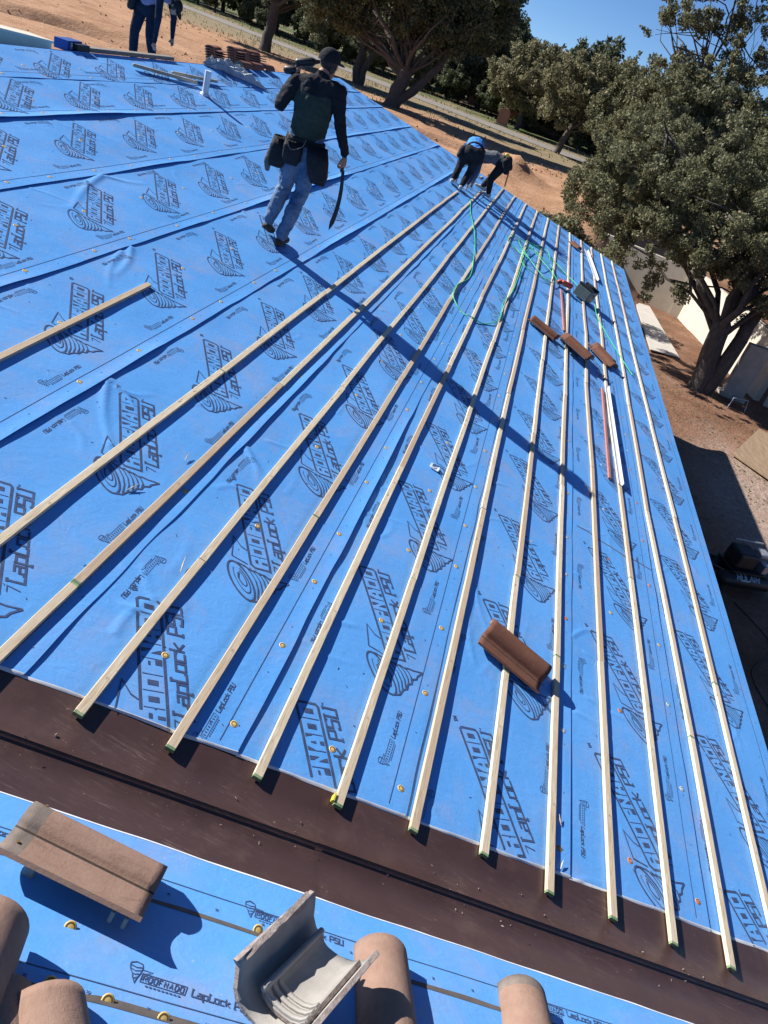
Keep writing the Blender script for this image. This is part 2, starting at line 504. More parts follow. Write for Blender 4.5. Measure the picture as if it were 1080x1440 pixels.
def vnoise(x, y, seed=0):
    """smooth value noise in numpy, about -1..1"""
    x = np.asarray(x, dtype=np.float64)
    y = np.asarray(y, dtype=np.float64)
    xi, yi = np.floor(x).astype(np.int64), np.floor(y).astype(np.int64)
    xf, yf = x - xi, y - yi
    xf = xf * xf * xf * (xf * (xf * 6 - 15) + 10)
    yf = yf * yf * yf * (yf * (yf * 6 - 15) + 10)
    def h(a, b):
        n = (a * 374761393 + b * 668265263 + seed * 974634533) & 0xffffffff
        n = ((n ^ (n >> 13)) * 1274126177) & 0xffffffff
        n = (n ^ (n >> 16)) & 0xffff
        return n / 32767.5 - 1.0
    a = h(xi, yi) * (1 - xf) + h(xi + 1, yi) * xf
    b = h(xi, yi + 1) * (1 - xf) + h(xi + 1, yi + 1) * xf
    return a * (1 - yf) + b * yf

def sstep(a, b, x):
    t = np.clip((x - a) / (b - a), 0, 1)
    return t * t * (3 - 2 * t)

# ------------------------------------------------------------------ terrain
GZ, PZ = -4.0, -1.4
def terrain(x, y):
    x = np.asarray(x, float)
    y = np.asarray(y, float)
    sh = np.clip(x - 3.0, 0, 6) * 2.6
    z = GZ + (PZ - GZ) * sstep(25.0, 39.0, y - sh + 1.4 * np.clip(-x - 6, 0, 12) * 0.6)
    plate = sstep(36, 42, y - sh) * sstep(60, 50, y)
    z = z + plate * (0.16 * vnoise(x * 0.35, y * 0.35, 3) + 0.07 * vnoise(x * 1.1, y * 1.1, 4))
    # cut bank left by the digger
    lx = x + 22.0
    d = (y - 36.5) - lx * 0.47
    wob = 1.6 * vnoise(x * 0.3, y * 0.1, 8)
    bank = np.exp(-((d + wob) / 0.9) ** 2) * sstep(-45, -30, x) * sstep(0, -5, x)
    z = z - 0.40 * bank + 0.22 * np.exp(-((d + wob - 1.9) / 0.9) ** 2) * sstep(-45, -30, x) * sstep(0, -5, x)
    # loose spoil heap
    z = z + 0.75 * np.exp(-(((x + 1.6) / 1.5) ** 2 + ((y - 41.5) / 1.1) ** 2)) * (1 + 0.4 * vnoise(x * 2, y * 2, 5))
    z = z + sstep(42, 30, y) * (0.03 * vnoise(x * 0.9, y * 0.9, 6) + 0.012 * vnoise(x * 3.1, y * 3.1, 9))
    return z

def build_ground():
    def axis(lo, a, b, hi, step, grow=1.35):
        mid = list(np.arange(a, b + 1e-6, step))
        out = []
        s, p = step, b
        while p < hi:
            s *= grow
            p += s
            out.append(p)
        inn = []
        s, p = step, a
        while p > lo:
            s *= grow
            p -= s
            inn.append(p)
        return np.array(inn[::-1] + mid + out)
    xs = axis(-2500, -42, 22, 2500, 0.4)
    ys = axis(-2500, 2, 62, 3000, 0.4)
    X, Y = np.meshgrid(xs, ys)
    Z = terrain(X, Y)
    V = np.stack([X.ravel(), Y.ravel(), Z.ravel()], 1)
    nx, ny = len(xs), len(ys)
    i = (np.arange(ny - 1)[:, None] * nx + np.arange(nx - 1)[None, :]).ravel()
    F = np.stack([i, i + 1, i + 1 + nx, i + nx], 1)
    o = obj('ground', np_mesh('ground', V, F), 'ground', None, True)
    tag(o, kind='structure')
build_ground()

def build_road():
    d = Vector((0.912, -0.41, 0))
    m = Vector((0.41, 0.912, 0))
    c = Vector((-11.4, 77.2, 0))
    V, F = [], []
    ts = list(range(-220, 221, 8))
    for t in ts:
        for w in (-2.6, 2.6):
            p = c + d * t + m * w
            V.append((p.x, p.y, PZ + 0.03))
    for i in range(len(ts) - 1):
        F.append((2 * i, 2 * i + 2, 2 * i + 3, 2 * i + 1))
    o = obj('road', pyd('road', V, F), 'asphalt')
    tag(o, kind='structure')
build_road()

# ------------------------------------------------------------------ roof frame
TA = 0.25                                  # 3 in 12 pitch
CA, SA = 1 / math.hypot(1, TA), TA / math.hypot(1, TA)
def A(s, y, h=0.0):
    """point on the long slope: s metres down the slope, y along it, h above the deck"""
    return Vector((s * CA + h * SA, y, -s * SA + h * CA))
def A_np(s, y, h):
    return np.stack([s * CA + h * SA, y, -s * SA + h * CA], -1)
AX = Matrix(((CA, 0, SA), (0, 1, 0), (-SA, 0, CA)))        # columns: down-slope, along, normal

V0 = Vector((-1.03304, 1.35387, 0.25826))
VD = Vector((0.951393, 0.195650, -0.237848)).normalized()
NB = Vector((0.140552, 0.411350, 0.900576)).normalized()
QD = NB.cross(VD).normalized()
if QD.y > 0:
    QD = -QD
def B(p, q, h=0.0):
    """point on the near slope: p along the valley, q up the slope from the valley, h above"""
    return V0 + VD * p + QD * q + NB * h
def B_np(p, q, h):
    return (np.array(V0)[None, :] + np.outer(p, np.array(VD)) + np.outer(q, np.array(QD)) + np.outer(h, np.array(NB)))

RIDGE, EAVE = -5.60, 2.93
LAPS = [-5.03, -4.42, -3.61, -2.81, -1.98, -1.15, -0.33, 0.42, 1.27, 2.10, EAVE]
BAT = {k: -0.906 + (k - 3) * 0.343 for k in range(1, 14)}
yv = lambda s: 1.569 + 0.2102 * (s + 1.231)               # membrane cut along the valley
yc = lambda s: 1.354 + 0.1994 * (s + 1.065)               # valley centre line
yg = lambda s: 20.12 + 0.17 * s                           # far verge

house = empty('house', (0, 10, GZ), 'house roof under re-tiling, blue sheeting and pale wood battens', 'house')

def slab(name, top, thick, nrm, mat, parent):
    n = len(top)
    V = [Vector(p) for p in top] + [Vector(p) - Vector(nrm) * thick for p in top]
    F = [tuple(range(n)), tuple(range(2 * n - 1, n - 1, -1))]
    F += [(i, i + n, (i + 1) % n + n, (i + 1) % n) for i in range(n)]
    me = pyd(name, V, F)
    return obj(name, me, mat, parent)

slopeA = slab('long_roof_slope', [A(RIDGE, yc(RIDGE)), A(EAVE, yc(EAVE)), A(EAVE, yg(EAVE)), A(RIDGE, yg(RIDGE))], 0.03, (SA, 0, CA), 'grey_wood', house)
slopeB = slab('near_roof_slope', [B(-4.6, 0.0), B(4.3, 0.0), B(4.3, 5.0), B(-4.6, 5.0)], 0.03, NB, 'grey_wood', house)
rx = RIDGE * CA
rz = -RIDGE * SA
def C_(d, y, h=0.0):
    """point on the rear slope, d metres down from the ridge"""
    return Vector((rx - d * CA - h * SA, y, rz - d * SA + h * CA))
slopeC = slab('rear_roof_slope', [C_(0, yg(RIDGE)), C_(5.5, yg(RIDGE) - 0.9), C_(5.5, -0.5), C_(0, yc(RIDGE))], 0.03, (-SA, 0, CA), 'grey_wood', house)
rs = slab('underlayment_sheet', [C_(0.0, yg(RIDGE), 0.012), C_(5.52, yg(RIDGE) - 0.92, 0.012), C_(5.52, -0.5, 0.012), C_(0.0, yc(RIDGE), 0.012)], 0.006, (-SA, 0, CA), 'membrane', slopeC)

def house_shell():
    # outside walls below the eaves
    ex = EAVE * CA - 0.55
    fy = yg(EAVE) - 0.35
    pts = [(ex, -3.0), (ex, fy), (rx - 5.0, fy - 1.6), (rx - 5.0, -3.0)]
    bm = bmesh.new()
    for i in range(4):
        a, b = pts[i], pts[(i + 1) % 4]
        za, zb = -0.62, -0.62
        vs = [bm.verts.new((a[0], a[1], GZ - 0.3)), bm.verts.new((b[0], b[1], GZ - 0.3)), bm.verts.new((b[0], b[1], zb)), bm.verts.new((a[0], a[1], za))]
        bm.faces.new(vs)
    obj('wall', bm_mesh('wall', bm), 'plaster', house)
    # gable infill
    gy = lambda s: yg(s) - 0.30
    V = [A(EAVE - 0.55, gy(EAVE), -0.05), A(RIDGE, gy(RIDGE), -0.05), C_(5.2, gy(RIDGE) - 0.9, -0.05), (rx - 5.0, fy - 1.6, -0.7), (ex, fy, -0.7)]
    obj('gable_wall', pyd('gable', V, [(0, 1, 2, 3, 4)]), 'plaster', house)
    bm = bmesh.new()
    a, b = A(EAVE + 0.014, yc(EAVE), -0.075), A(EAVE + 0.014, yg(EAVE), -0.075)
    L = (b - a).length
    add_box(bm, ((a + b) / 2), (0.025, L, 0.14))
    obj('fascia_board', bm_mesh('fascia', bm), 'grey_wood', house)
    # verge metal on the far edge
    bm = bmesh.new()
    for s0, s1 in ((RIDGE, -2.75), (-2.75, 0.1), (0.1, EAVE)):
        pass
    a, b = A(RIDGE, yg(RIDGE) + 0.012, -0.05), A(EAVE, yg(EAVE) + 0.012, -0.05)
    v, f = tube_geo([a, b], [0.03, 0.03], 6, round_ends=False)
    bm.free()
    obj('verge_trim', pyd('verge', v, f), 'grey_wood', house)
house_shell()

# ------------------------------------------------------------------ underlayment of the long slope
press_rows = list(BAT.values())
def press(s):
    m = np.ones_like(s)
    for b in press_rows:
        m *= 1 - 0.9 * np.exp(-((s - b) / 0.035) ** 2)
    return m

WR = []   # wrinkles per sheet: (s0,y0,s1,y1,amp,width)
for k in range(len(LAPS)):
    top = RIDGE if k == 0 else LAPS[k - 1]
    L = []
    for _ in range(9):
        y0 = random.uniform(2.0, 9.0) if random.random() < 0.65 else random.uniform(9, 19)
        ln = random.uniform(0.12, 0.42)
        an = random.uniform(-0.9, 0.9)
        s0 = top + random.uniform(0.0, 0.12)
        L.append((s0, y0, s0 + ln * math.cos(an), y0 + ln * math.sin(an), random.uniform(0.003, 0.008), random.uniform(0.008, 0.016)))
    for _ in range(5):
        y0 = random.uniform(2.2, 12.0)
        s0 = top + random.uniform(0.15, 0.6)
        ln = random.uniform(0.2, 0.5)
        an = random.uniform(1.2, 1.9)
        L.append((s0, y0, s0 + ln * math.cos(an), y0 + ln * math.sin(an), random.uniform(0.002, 0.004), random.uniform(0.008, 0.014)))
    WR.append(L)
WR[5] += [(-1.97, 3.42, -1.62, 2.92, 0.012, 0.018), (-1.97, 3.45, -1.70, 3.28, 0.010, 0.015), (-1.66, 2.95, -1.58, 2.70, 0.006, 0.012), (-1.90, 3.40, -1.74, 3.55, 0.006, 0.012)]
WR[6] += [(-1.14, 3.62, -0.92, 3.32, 0.010, 0.014), (-1.13, 3.58, -0.86, 3.36, 0.007, 0.012), (-1.05, 2.10, -0.86, 2.22, 0.006, 0.012), (-1.0, 1.95, -0.95, 2.25, 0.007, 0.014)]
WR[7] += [(-0.32, 3.98, -0.26, 3.55, 0.009, 0.012), (-0.33, 4.25, -0.22, 3.95, 0.007, 0.012)]
WR[8] += [(0.50, 3.85, 0.66, 3.35, 0.007, 0.012), (0.52, 3.55, 0.60, 3.05, 0.006, 0.011)]
WR[4] += [(-2.80, 5.05, -2.62, 4.55, 0.012, 0.02), (-2.79, 4.9, -2.55, 4.35, 0.009, 0.016)]
WR[3] += [(-3.60, 5.9, -3.30, 5.05, 0.014, 0.025), (-3.58, 5.95, -3.42, 6.3, 0.009, 0.02)]

def sheet_h(k, s, y):
    """height of sheet k above the deck"""
    top = RIDGE if k == 0 else LAPS[k - 1]
    bot = LAPS[k]
    h = 0.007 + 0.005 * np.clip((s - (top - 0.1)) / (bot - top + 0.1), 0, 1)
    # gently loose sheet
    h = h + 0.0022 * vnoise(s * 2.3, y * 1.3, 20 + k) + 0.0011 * vnoise(s * 6, y * 4.0, 40 + k)
    for (s0, y0, s1, y1, a, w) in WR[k]:
        dx, dy = s1 - s0, y1 - y0
        l2 = dx * dx + dy * dy
        sel = (np.abs(y - (y0 + y1) / 2) < abs(dy) / 2 + 0.1)
        if not sel.any():
            continue
        t = np.clip(((s - s0) * dx + (y - y0) * dy) / l2, 0, 1)
        curve = 0.03 * np.sin(t * math.pi) * (1 if (k + int(y0 * 7)) % 2 else -1)
        px, py = s - (s0 + dx * t) + curve * dy / math.sqrt(l2), y - (y0 + dy * t) - curve * dx / math.sqrt(l2)
        d2 = px * px + py * py
        h = h + np.where(sel, a * np.exp(-d2 / (w * w)) * (1 - 0.75 * t), 0)
    # lifted lower edge
    if k < len(LAPS) - 1:
        lift = np.clip(vnoise(y * 0.55 + 3.1 * k, y * 0 + 0.5, 60 + k) * 1.2 + 0.12, 0, 1) * 0.012
        lift = lift + np.clip(vnoise(y * 2.3, y * 0 + 0.5, 80 + k) - 0.25, 0, 1) * 0.006
        if k in (1, 2, 3, 4):
            lift = lift * 1.7 + 0.003
        if k >= 7:
            lift = lift * 0.25
        h = h + lift * np.exp(-((bot - s) / 0.05).clip(0, 20) ** 1.3)
    h = 0.0055 + (h - 0.0055) * press(s)
    return np.maximum(h, 0.0045 + 0.0035 * np.clip((s - top) / (bot - top), 0, 1))

def v_axis():
    near = np.linspace(0, 0.27, 400)
    mid = np.linspace(0.27, 0.55, 190)[1:]
    far = np.linspace(0.55, 1.0, 160)[1:]
    return np.concatenate([near, mid, far])
VA = v_axis()

sheets = []
for k, bot in enumerate(LAPS):
    top = (RIDGE if k == 0 else LAPS[k - 1]) - (0.0 if k == 0 else 0.10)
    n = max(20, int((bot - top) / 0.0165))
    # finer towards the lower edge
    ss = np.linspace(top, bot, n)
    S, T = np.meshgrid(ss, VA)
    edge = 0.004 * vnoise(S * 5, T * 0 + 3.3, 17 + k)
    wav = 0.006 * vnoise(T * 60, S * 0 + 1.5, 70 + k)       # lower edge is not ruler straight
    S2 = S + wav * sstep(bot - 0.12, bot, S) * (0 if k == len(LAPS) - 1 else 1)
    Yv = yv(S2) + edge
    Y = Yv + (yg(S2) - Yv) * T
    H = sheet_h(k, S2.ravel(), Y.ravel()).reshape(S.shape)
    P = A_np(S2, Y, H).reshape(-1, 3)
    nr, nc = S.shape
    i = (np.arange(nr - 1)[:, None] * nc + np.arange(nc - 1)[None, :]).ravel()
    F = np.stack([i, i + 1, i + 1 + nc, i + nc], 1)
    # turned-down lower edge gives the sheet its thickness
    e = np.arange(nr) * nc + nc - 1
    drop = A_np(S2[:, -1] - 0.001, Y[:, -1], H[:, -1] - 0.0022)
    b0 = len(P)
    P = np.concatenate([P, drop])
    j = np.arange(nr - 1)
    P = np.concatenate([P, P[e] + np.array([0.0, 0.0, 0.0])])
    b1 = b0 + nr
    F2 = np.stack([b1 + j, b0 + j, b0 + j + 1, b1 + j + 1], 1)
    F = np.concatenate([F, F2])
    o = obj('underlayment_sheet', np_mesh('underlayment_sheet', P, F), 'membrane', slopeA, True)
    sheets.append(o)
    # pale cut end along the valley
    s = np.linspace(top + (0.10 if k else 0), bot, n)
    hh = sheet_h(k, s, yv(s))
    ee = 0.004 * vnoise(s * 5, s * 0 + 3.3, 17 + k)
    wid = 0.0085 + 0.0045 * vnoise(s * 9, s * 0 + 0.5, 90)
    P = np.concatenate([A_np(s, yv(s) + ee - wid, hh * 0 + 0.0045), A_np(s, yv(s) + ee, hh + 0.0012), A_np(s, yv(s) + ee + 0.003, hh + 0.0014)])
    j = np.arange(n - 1)
    F = np.concatenate([np.stack([j + a * n, j + 1 + a * n, j + 1 + (a + 1) * n, j + (a + 1) * n], 1) for a in (0, 1)])
    obj('cut_edge', np_mesh('cut_edge', P, F), 'white_edge', slopeA, True)

# ------------------------------------------------------------------ valley flashing
def valley():
    n = 160
    ps = np.linspace(-4.5, 3.7, n)
    # cross-section: (side, distance from centre, height): A side negative, B side positive
    prof = [('A', 0.36, 0.0025), ('A', 0.16, 0.0028), ('A', 0.016, 0.003), ('A', 0.007, 0.026), ('C', 0.0, 0.030), ('B', 0.007, 0.026), ('B', 0.016, 0.003), ('B', 0.15, 0.0028), ('B', 0.34, 0.0025)]
    NA = Vector((SA, 0, CA))
    dA = NA.cross(VD).normalized()
    if dA.y < 0:
        dA = -dA
    NM = (NA + NB).normalized()
    P = []
    for p in ps:
        wob = 0.0012 * math.sin(p * 7.3) + 0.0009 * math.sin(p * 19.0 + 1)
        for side, d, h in prof:
            base = V0 + VD * p
            if side == 'A':
                q = base + dA * d + NA * (h + (wob if 0.02 < d < 0.3 else 0))
            elif side == 'B':
                q = base + QD * d + NB * (h + (wob if 0.02 < d < 0.3 else 0))
            else:
                q = base + NM * h
            P.append(q[:])
    m = len(prof)
    i = (np.arange(n - 1)[:, None] * m + np.arange(m - 1)[None, :]).ravel()
    F = np.stack([i, i + 1, i + 1 + m, i + m], 1)
    vf = obj('valley_flashing', np_mesh('valley_flashing', np.array(P), F), 'metal_brown', house)
    # overlapping length of metal: a second sheet lapped over the first from p=1.25 upward
    P = []
    pj = 1.18
    pss = [pj, pj + 0.012, pj + 0.05]
    pss += list(np.linspace(pj + 0.1, -4.4 + 8, 60))
    for p in pss:
        wob = 0.0012 * math.sin(p * 7.3) + 0.0009 * math.sin(p * 19.0 + 1)
        for side, d, h in prof:
            base = V0 + VD * p
            e = 0.0022
            if side == 'A':
                q = base + dA * d + NA * (h + e + (wob if 0.02 < d < 0.3 else 0))
            elif side == 'B':
                q = base + QD * d + NB * (h + e + (wob if 0.02 < d < 0.3 else 0))
            else:
                q = base + NM * (h + e)
            P.append(q[:])
    n2 = len(pss)
    i = (np.arange(n2 - 1)[:, None] * m + np.arange(m - 1)[None, :]).ravel()
    F = np.stack([i, i + 1, i + 1 + m, i + m], 1)
    obj('valley_flashing', np_mesh('valley_flashing', np.array(P), F), 'metal_brown', house)
    # bits of grit and wood chips caught along the rib
    V, F = [], []
    for _ in range(60):
        p = random.uniform(-1.0, 3.4)
        d = abs(random.gauss(0, 0.05)) + 0.012
        c = B(p, d, 0.008) if random.random() < 0.5 else V0 + VD * p + dA * d + NA * 0.008
        r = random.uniform(0.0015, 0.004)
        b = len(V)
        ax = [Vector((random.gauss(0, 1), random.gauss(0, 1), random.gauss(0, 1))).normalized() * r for _ in range(3)]
        V += [c + ax[0] * 2, c - ax[0] * 2, c + ax[1], c - ax[1], c + ax[2], c - ax[2]]
        for a, bb, cc in ((0, 2, 4), (2, 1, 4), (1, 3, 4), (3, 0, 4), (2, 0, 5), (1, 2, 5), (3, 1, 5), (0, 3, 5)):
            F.append((b + a, b + bb, b + cc))
    g = obj('grit', pyd('grit', V, F), 'tile_break', None)
    tag(g, 'pale grit and wood chips scattered along the brown valley metal', 'debris', kind='stuff')
valley()

# ------------------------------------------------------------------ underlayment of the near slope
def hB(k, p, q):
    return 0.007 + 0.0016 * vnoise(p * 2.2, q * 2.4, 130 + k) + 0.0008 * vnoise(p * 6, q * 7, 140 + k)
QL = [0.262, 0.495, 0.845, 1.7, 2.6, 3.5, 5.0]
for k in range(len(QL) - 1):
    q0, q1 = QL[k], QL[k + 1] + (0.08 if k < len(QL) - 2 else 0)
    base_h = 0.001 + 0.0035 * (len(QL) - k) * 0.35     # each lower sheet laps over the one above? kept as thin steps
    ps = np.linspace(-4.4, 4.1, 420)
    qs = np.linspace(q0, q1, max(14, int((q1 - q0) / 0.02)))
    Pm, Qm = np.meshgrid(ps, qs)
    edge = 0.003 * vnoise(Pm * 5, Qm * 0 + 2.5, 150 + k) * sstep(q0 + 0.05, q0, Qm)
    Qe = Qm + edge
    step = 0.0036 * sstep(q0 + 0.10, q0, Qm)           # the upper sheet laps over the lower one
    H = hB(0, Pm, Qe) + step - 0.0028 * sstep(q1 - 0.12, q1 - 0.06, Qm) * (k < len(QL) - 2)
    P = B_np(Pm.ravel(), Qe.ravel(), H.ravel())
    nr, nc = Pm.shape
    i = (np.arange(nr - 1)[:, None] * nc + np.arange(nc - 1)[None, :]).ravel()
    F = np.stack([i, i + 1, i + 1 + nc, i + nc], 1)
    obj('underlayment_sheet', np_mesh('underlayment_sheet_near', P, F), 'membrane', slopeB, True)
    wd = 0.0065 if k == 0 else 0.017
    up = 0.003
    n = len(ps)
    e0 = 0.003 * vnoise(ps * 5, ps * 0 + 2.5, 150 + k)
    w = wd * (1 + 0.35 * vnoise(ps * 7, ps * 0, 160 + k))
    q = q0 + e0
    hh = hB(0, ps, q) + 0.0036
    P = np.concatenate([B_np(ps, q - w, hh - 0.0028), B_np(ps, q - w * 0.3, hh + 0.0006), B_np(ps, q + up, hh + 0.0009)])
    j = np.arange(n - 1)
    F = np.concatenate([np.stack([j + a * n, j + 1 + a * n, j + 1 + (a + 1) * n, j + (a + 1) * n], 1) for a in (0, 1)])
    obj('cut_edge' if k == 0 else 'lap_seal', np_mesh('lap', P, F), 'white_edge' if k == 0 else 'seal_strip', slopeB, True)

# ------------------------------------------------------------------ printing on the sheets
class Print:
    """collects 2-D strokes and patches (local a = reading direction, b = letter up)"""
    def __init__(self):
        self.v, self.f, self.z = [], [], []
        self.layer = 0
    def strip(self, pts, w, closed=False, maxlen=0.05):
        pts = [np.array(p, float) for p in pts]
        if closed:
            pts = pts + [pts[0]]
        P = [pts[0]]
        for a, b in zip(pts[:-1], pts[1:]):
            n = max(1, int(math.ceil(np.linalg.norm(b - a) / maxlen)))
            for i in range(1, n + 1):
                P.append(a + (b - a) * i / n)
        self.layer += 1
        b0 = len(self.v)
        n = len(P)
        ws = w if hasattr(w, '__len__') else None
        for i, p in enumerate(P):
            if closed:
                d0 = P[i] - P[i - 1] if i > 0 else P[0] - P[-2]
                d1 = P[i + 1] - P[i] if i < n - 1 else P[1] - P[0]
            else:
                d0 = P[i] - P[i - 1] if i > 0 else P[1] - P[0]
                d1 = P[i + 1] - P[i] if i < n - 1 else P[-1] - P[-2]
            d0 = d0 / (np.linalg.norm(d0) + 1e-9)
            d1 = d1 / (np.linalg.norm(d1) + 1e-9)
            t = d0 + d1
            if np.linalg.norm(t) < 1e-3:
                t = d0
            t = t / np.linalg.norm(t)
            nn = np.array([-t[1], t[0]])
            c = max(0.45, abs(float(np.dot(nn, np.array([-d0[1], d0[0]])))))
            ww = (ws[0] + (ws[1] - ws[0]) * i / (n - 1) if ws else w) * 0.5 / c
            self.v += [p - nn * ww, p + nn * ww]
            self.z += [self.layer] * 2
        for i in range(n - 1):
            self.f.append((b0 + 2 * i, b0 + 2 * i + 2, b0 + 2 * i + 3, b0 + 2 * i + 1))
    def quad(self, a, b, c, d):
        self.layer += 1
        b0 = len(self.v)
        self.v += [np.array(x, float) for x in (a, b, c, d)]
        self.z += [self.layer] * 4
        self.f.append((b0, b0 + 1, b0 + 2, b0 + 3))
    def rect(self, x0, y0, x1, y1, sh=0.0):
        self.quad((x0 + sh * y0, y0), (x1 + sh * y0, y0), (x1 + sh * y1, y1), (x0 + sh * y1, y1))

GLY = {
 'L': ([[(0, 1), (0, 0), (.52, 0), (.52, .16)], [(-.1, 1), (.18, 1)]], .66),
 'a': ([[(.04, .66), (.48, .66), (.48, 0)], [(.48, .36), (0, .36), (0, 0), (.60, 0)]], .70),
 'p': ([[(-.08, .66), (0, .66), (0, -.3)], [(0, .62), (.5, .62), (.5, .02), (0, .02)], [(-.1, -.3), (.14, -.3)]], .68),
 'o': ([[(0, .02), (0, .64), (.5, .64), (.5, .02), (0, .02)]], .68),
 'c': ([[(.5, .5), (.5, .64), (0, .64), (0, .02), (.5, .02)]], .66),
 'k': ([[(0, 1), (0, 0)], [(.5, .66), (.08, .34), (.52, 0)]], .66),
 'P': ([[(0, 0), (0, 1), (.54, 1), (.54, .46), (0, .46)], [(-.1, 0), (.18, 0)]], .74),
 'S': ([[(.52, .84), (.52, 1), (0, 1), (0, .53), (.52, .53), (.52, 0), (0, 0), (0, .16)]], .74),
 'U': ([[(0, 1), (0, 0), (.54, 0), (.54, 1)], [(-.1, 1), (.12, 1)], [(.42, 1), (.66, 1)]], .76),
 'R': ([[(0, 0), (0, 1), (.54, 1), (.54, .5), (0, .5)], [(.25, .5), (.56, 0)]], .74),
 'O': ([[(0, 0), (0, 1), (.54, 1), (.54, 0), (0, 0)]], .74),
 'I': ([[(0, 0), (0, 1)]], .3),
 'A': ([[(0, 0), (.27, 1), (.54, 0)], [(.1, .36), (.44, .36)]], .74),
 'E': ([[(.5, 1), (0, 1), (0, 0), (.5, 0)], [(0, .52), (.4, .52)]], .7),
 'T': ([[(0, 1), (.54, 1)], [(.27, 1), (.27, 0)]], .7),
 'M': ([[(0, 0), (0, 1), (.3, .4), (.6, 1), (.6, 0)]], .8),
 ' ': ([], .42)}

def text_strokes(pr, txt, x, y, h, w=0.15, shear=0.18, xs=1.0):
    for ch in txt:
        st, adv = GLY[ch]
        for poly in st:
            pr.strip([(x + (px * xs + shear * py) * h, y + py * h) for px, py in poly], w * h)
        x += adv * h * xs
    return x

NEG = {  # dark pieces of the big outlined capitals, in a 0..0.8 by 0..1 cell
 'R': [(.30, .60, .54, .78), (.30, 0, .46, .36), (.72, .40, .80, .5)],
 'O': [(.27, .24, .53, .76)],
 'F': [(.50, 0, .80, .34), (.46, .58, .66, .70)],
 'N': [], 'A': [], 'D': [(.27, .24, .53, .76)]}

def big_logo(pr, ox=0.0, oy=0.0, sc=1.0):
    T = lambda pts: [(ox + a * sc, oy + b * sc) for a, b in pts]
    Lf, Hf = 0.625, 0.103
    # frame with rounded far corner
    fr = [(0.0, 0), (Lf - .018, 0), (Lf - .004, .010), (Lf + .010, Hf - .012), (Lf, Hf), (0.035, Hf), (0.012, Hf - .02)]
    pr.strip(T(fr), 0.0125 * sc, True)
    n = 8
    cw = (Lf - .016) / n
    for i, ch in enumerate('ROOFNADO'):
        x0 = 0.010 + i * cw
        sx, sy, by, sh = cw / .8, Hf * .80, Hf * .10, .16 * cw
        q = lambda u, v: (x0 + u * sx + sh * v, by + v * sy)
        for (u0, v0, u1, v1) in NEG[ch]:
            pr.quad(*T([q(u0, v0), q(u1, v0), q(u1, v1), q(u0, v1)]))
        if ch == 'N':
            pr.quad(*T([q(.30, 1), q(.34, .80), q(.52, .45), q(.52, 1)]))
            pr.quad(*T([q(.28, 0), q(.50, 0), q(.44, .2), q(.28, .55)]))
        if ch == 'A':
            pr.quad(*T([q(.34, .46), q(.47, .46), q(.43, .76), q(.38, .76)]))
            pr.quad(*T([q(.30, 0), q(.52, 0), q(.48, .24), q(.33, .24)]))
            pr.quad(*T([q(0, 1), q(0, .62), q(.06, .62), q(.18, 1)]))
            pr.quad(*T([q(.80, 1), q(.64, 1), q(.74, .62), q(.80, .62)]))
        if i:
            pr.strip(T([q(0, 0), q(0, 1)]), 0.0035 * sc)
    # product line
    text_strokes(pr, 'LapLock PSU', ox + 0.060 * sc, oy - 0.088 * sc, 0.066 * sc, 0.16, 0.18, 1.14)
    pr.strip(T([(.012, -.026), (.045, -.026), (.02, -.075)]), 0.004 * sc)
    # trade mark and dot
    text_strokes(pr, 'TM', ox + 0.665 * sc, oy + 0.098 * sc, 0.022 * sc, 0.2, 0.1)
    pr.rect(ox + .624 * sc, oy - .030 * sc, ox + .632 * sc, oy - .022 * sc)
    # tornado: tilted mouth, swirling funnel, tail
    cx, cy = -0.085, 0.172
    ca, sa_ = math.cos(0.30), math.sin(0.30)
    def el(rx_, ry_, t0, t1, n=16, dx=0, dy=0):
        return [(cx + dx + rx_ * math.cos(t) * ca - ry_ * math.sin(t) * sa_, cy + dy + rx_ * math.cos(t) * sa_ + ry_ * math.sin(t) * ca)
                for t in [t0 + (t1 - t0) * i / n for i in range(n + 1)]]
    pr.strip(T(el(.128, .050, 0, 2 * math.pi, 26)), 0.010 * sc)
    pr.strip(T(el(.088, .029, 0.4, 5.6, 18, .008, -.004)), (0.003 * sc, 0.007 * sc))
    pr.strip(T(el(.050, .015, 1.2, 6.0, 14, .014, -.006)), (0.003 * sc, 0.006 * sc))
    pr.strip(T([(cx - .03, cy - .004), (cx + .012, cy + .012), (cx + .05, cy + .008)]), (0.002 * sc, 0.012 * sc))
    left = [(-.207, .132), (-.205, .100), (-.176, .070), (-.170, .045), (-.142, .030), (-.138, .006), (-.112, -.008), (-.108, -.034), (-.090, -.048), (-.066, -.090)]
    right = [(.038, .205), (.030, .170), (.010, .135), (-.010, .110), (-.014, .085), (-.028, .064), (-.030, .040), (-.046, .020), (-.046, -.004), (-.056, -.030), (-.066, -.090)]
    pr.strip(T(left), 0.0095 * sc)
    pr.strip(T(right), 0.0075 * sc)
    for i in range(5):
        t = i / 5
        xl, yl = -.195 + .085 * t, .098 - .118 * t
        xr, yr = .022 - .066 * t, .142 - .130 * t
        mx, my = (xl + xr) / 2 + .012, (yl + yr) / 2 - .026 + .010 * t
        pr.strip(T([(xl, yl), ((xl + mx) / 2, (yl + my) / 2 - .008), (mx, my), ((xr + mx) / 2, (yr + my) / 2 - .006), (xr, yr)]), (0.0085 * sc, 0.004 * sc))
    # gust flag above the capitals
    pr.strip(T([(.03, .122), (.075, .200), (.215, .172), (.150, .140), (.128, .112)]), 0.006 * sc)

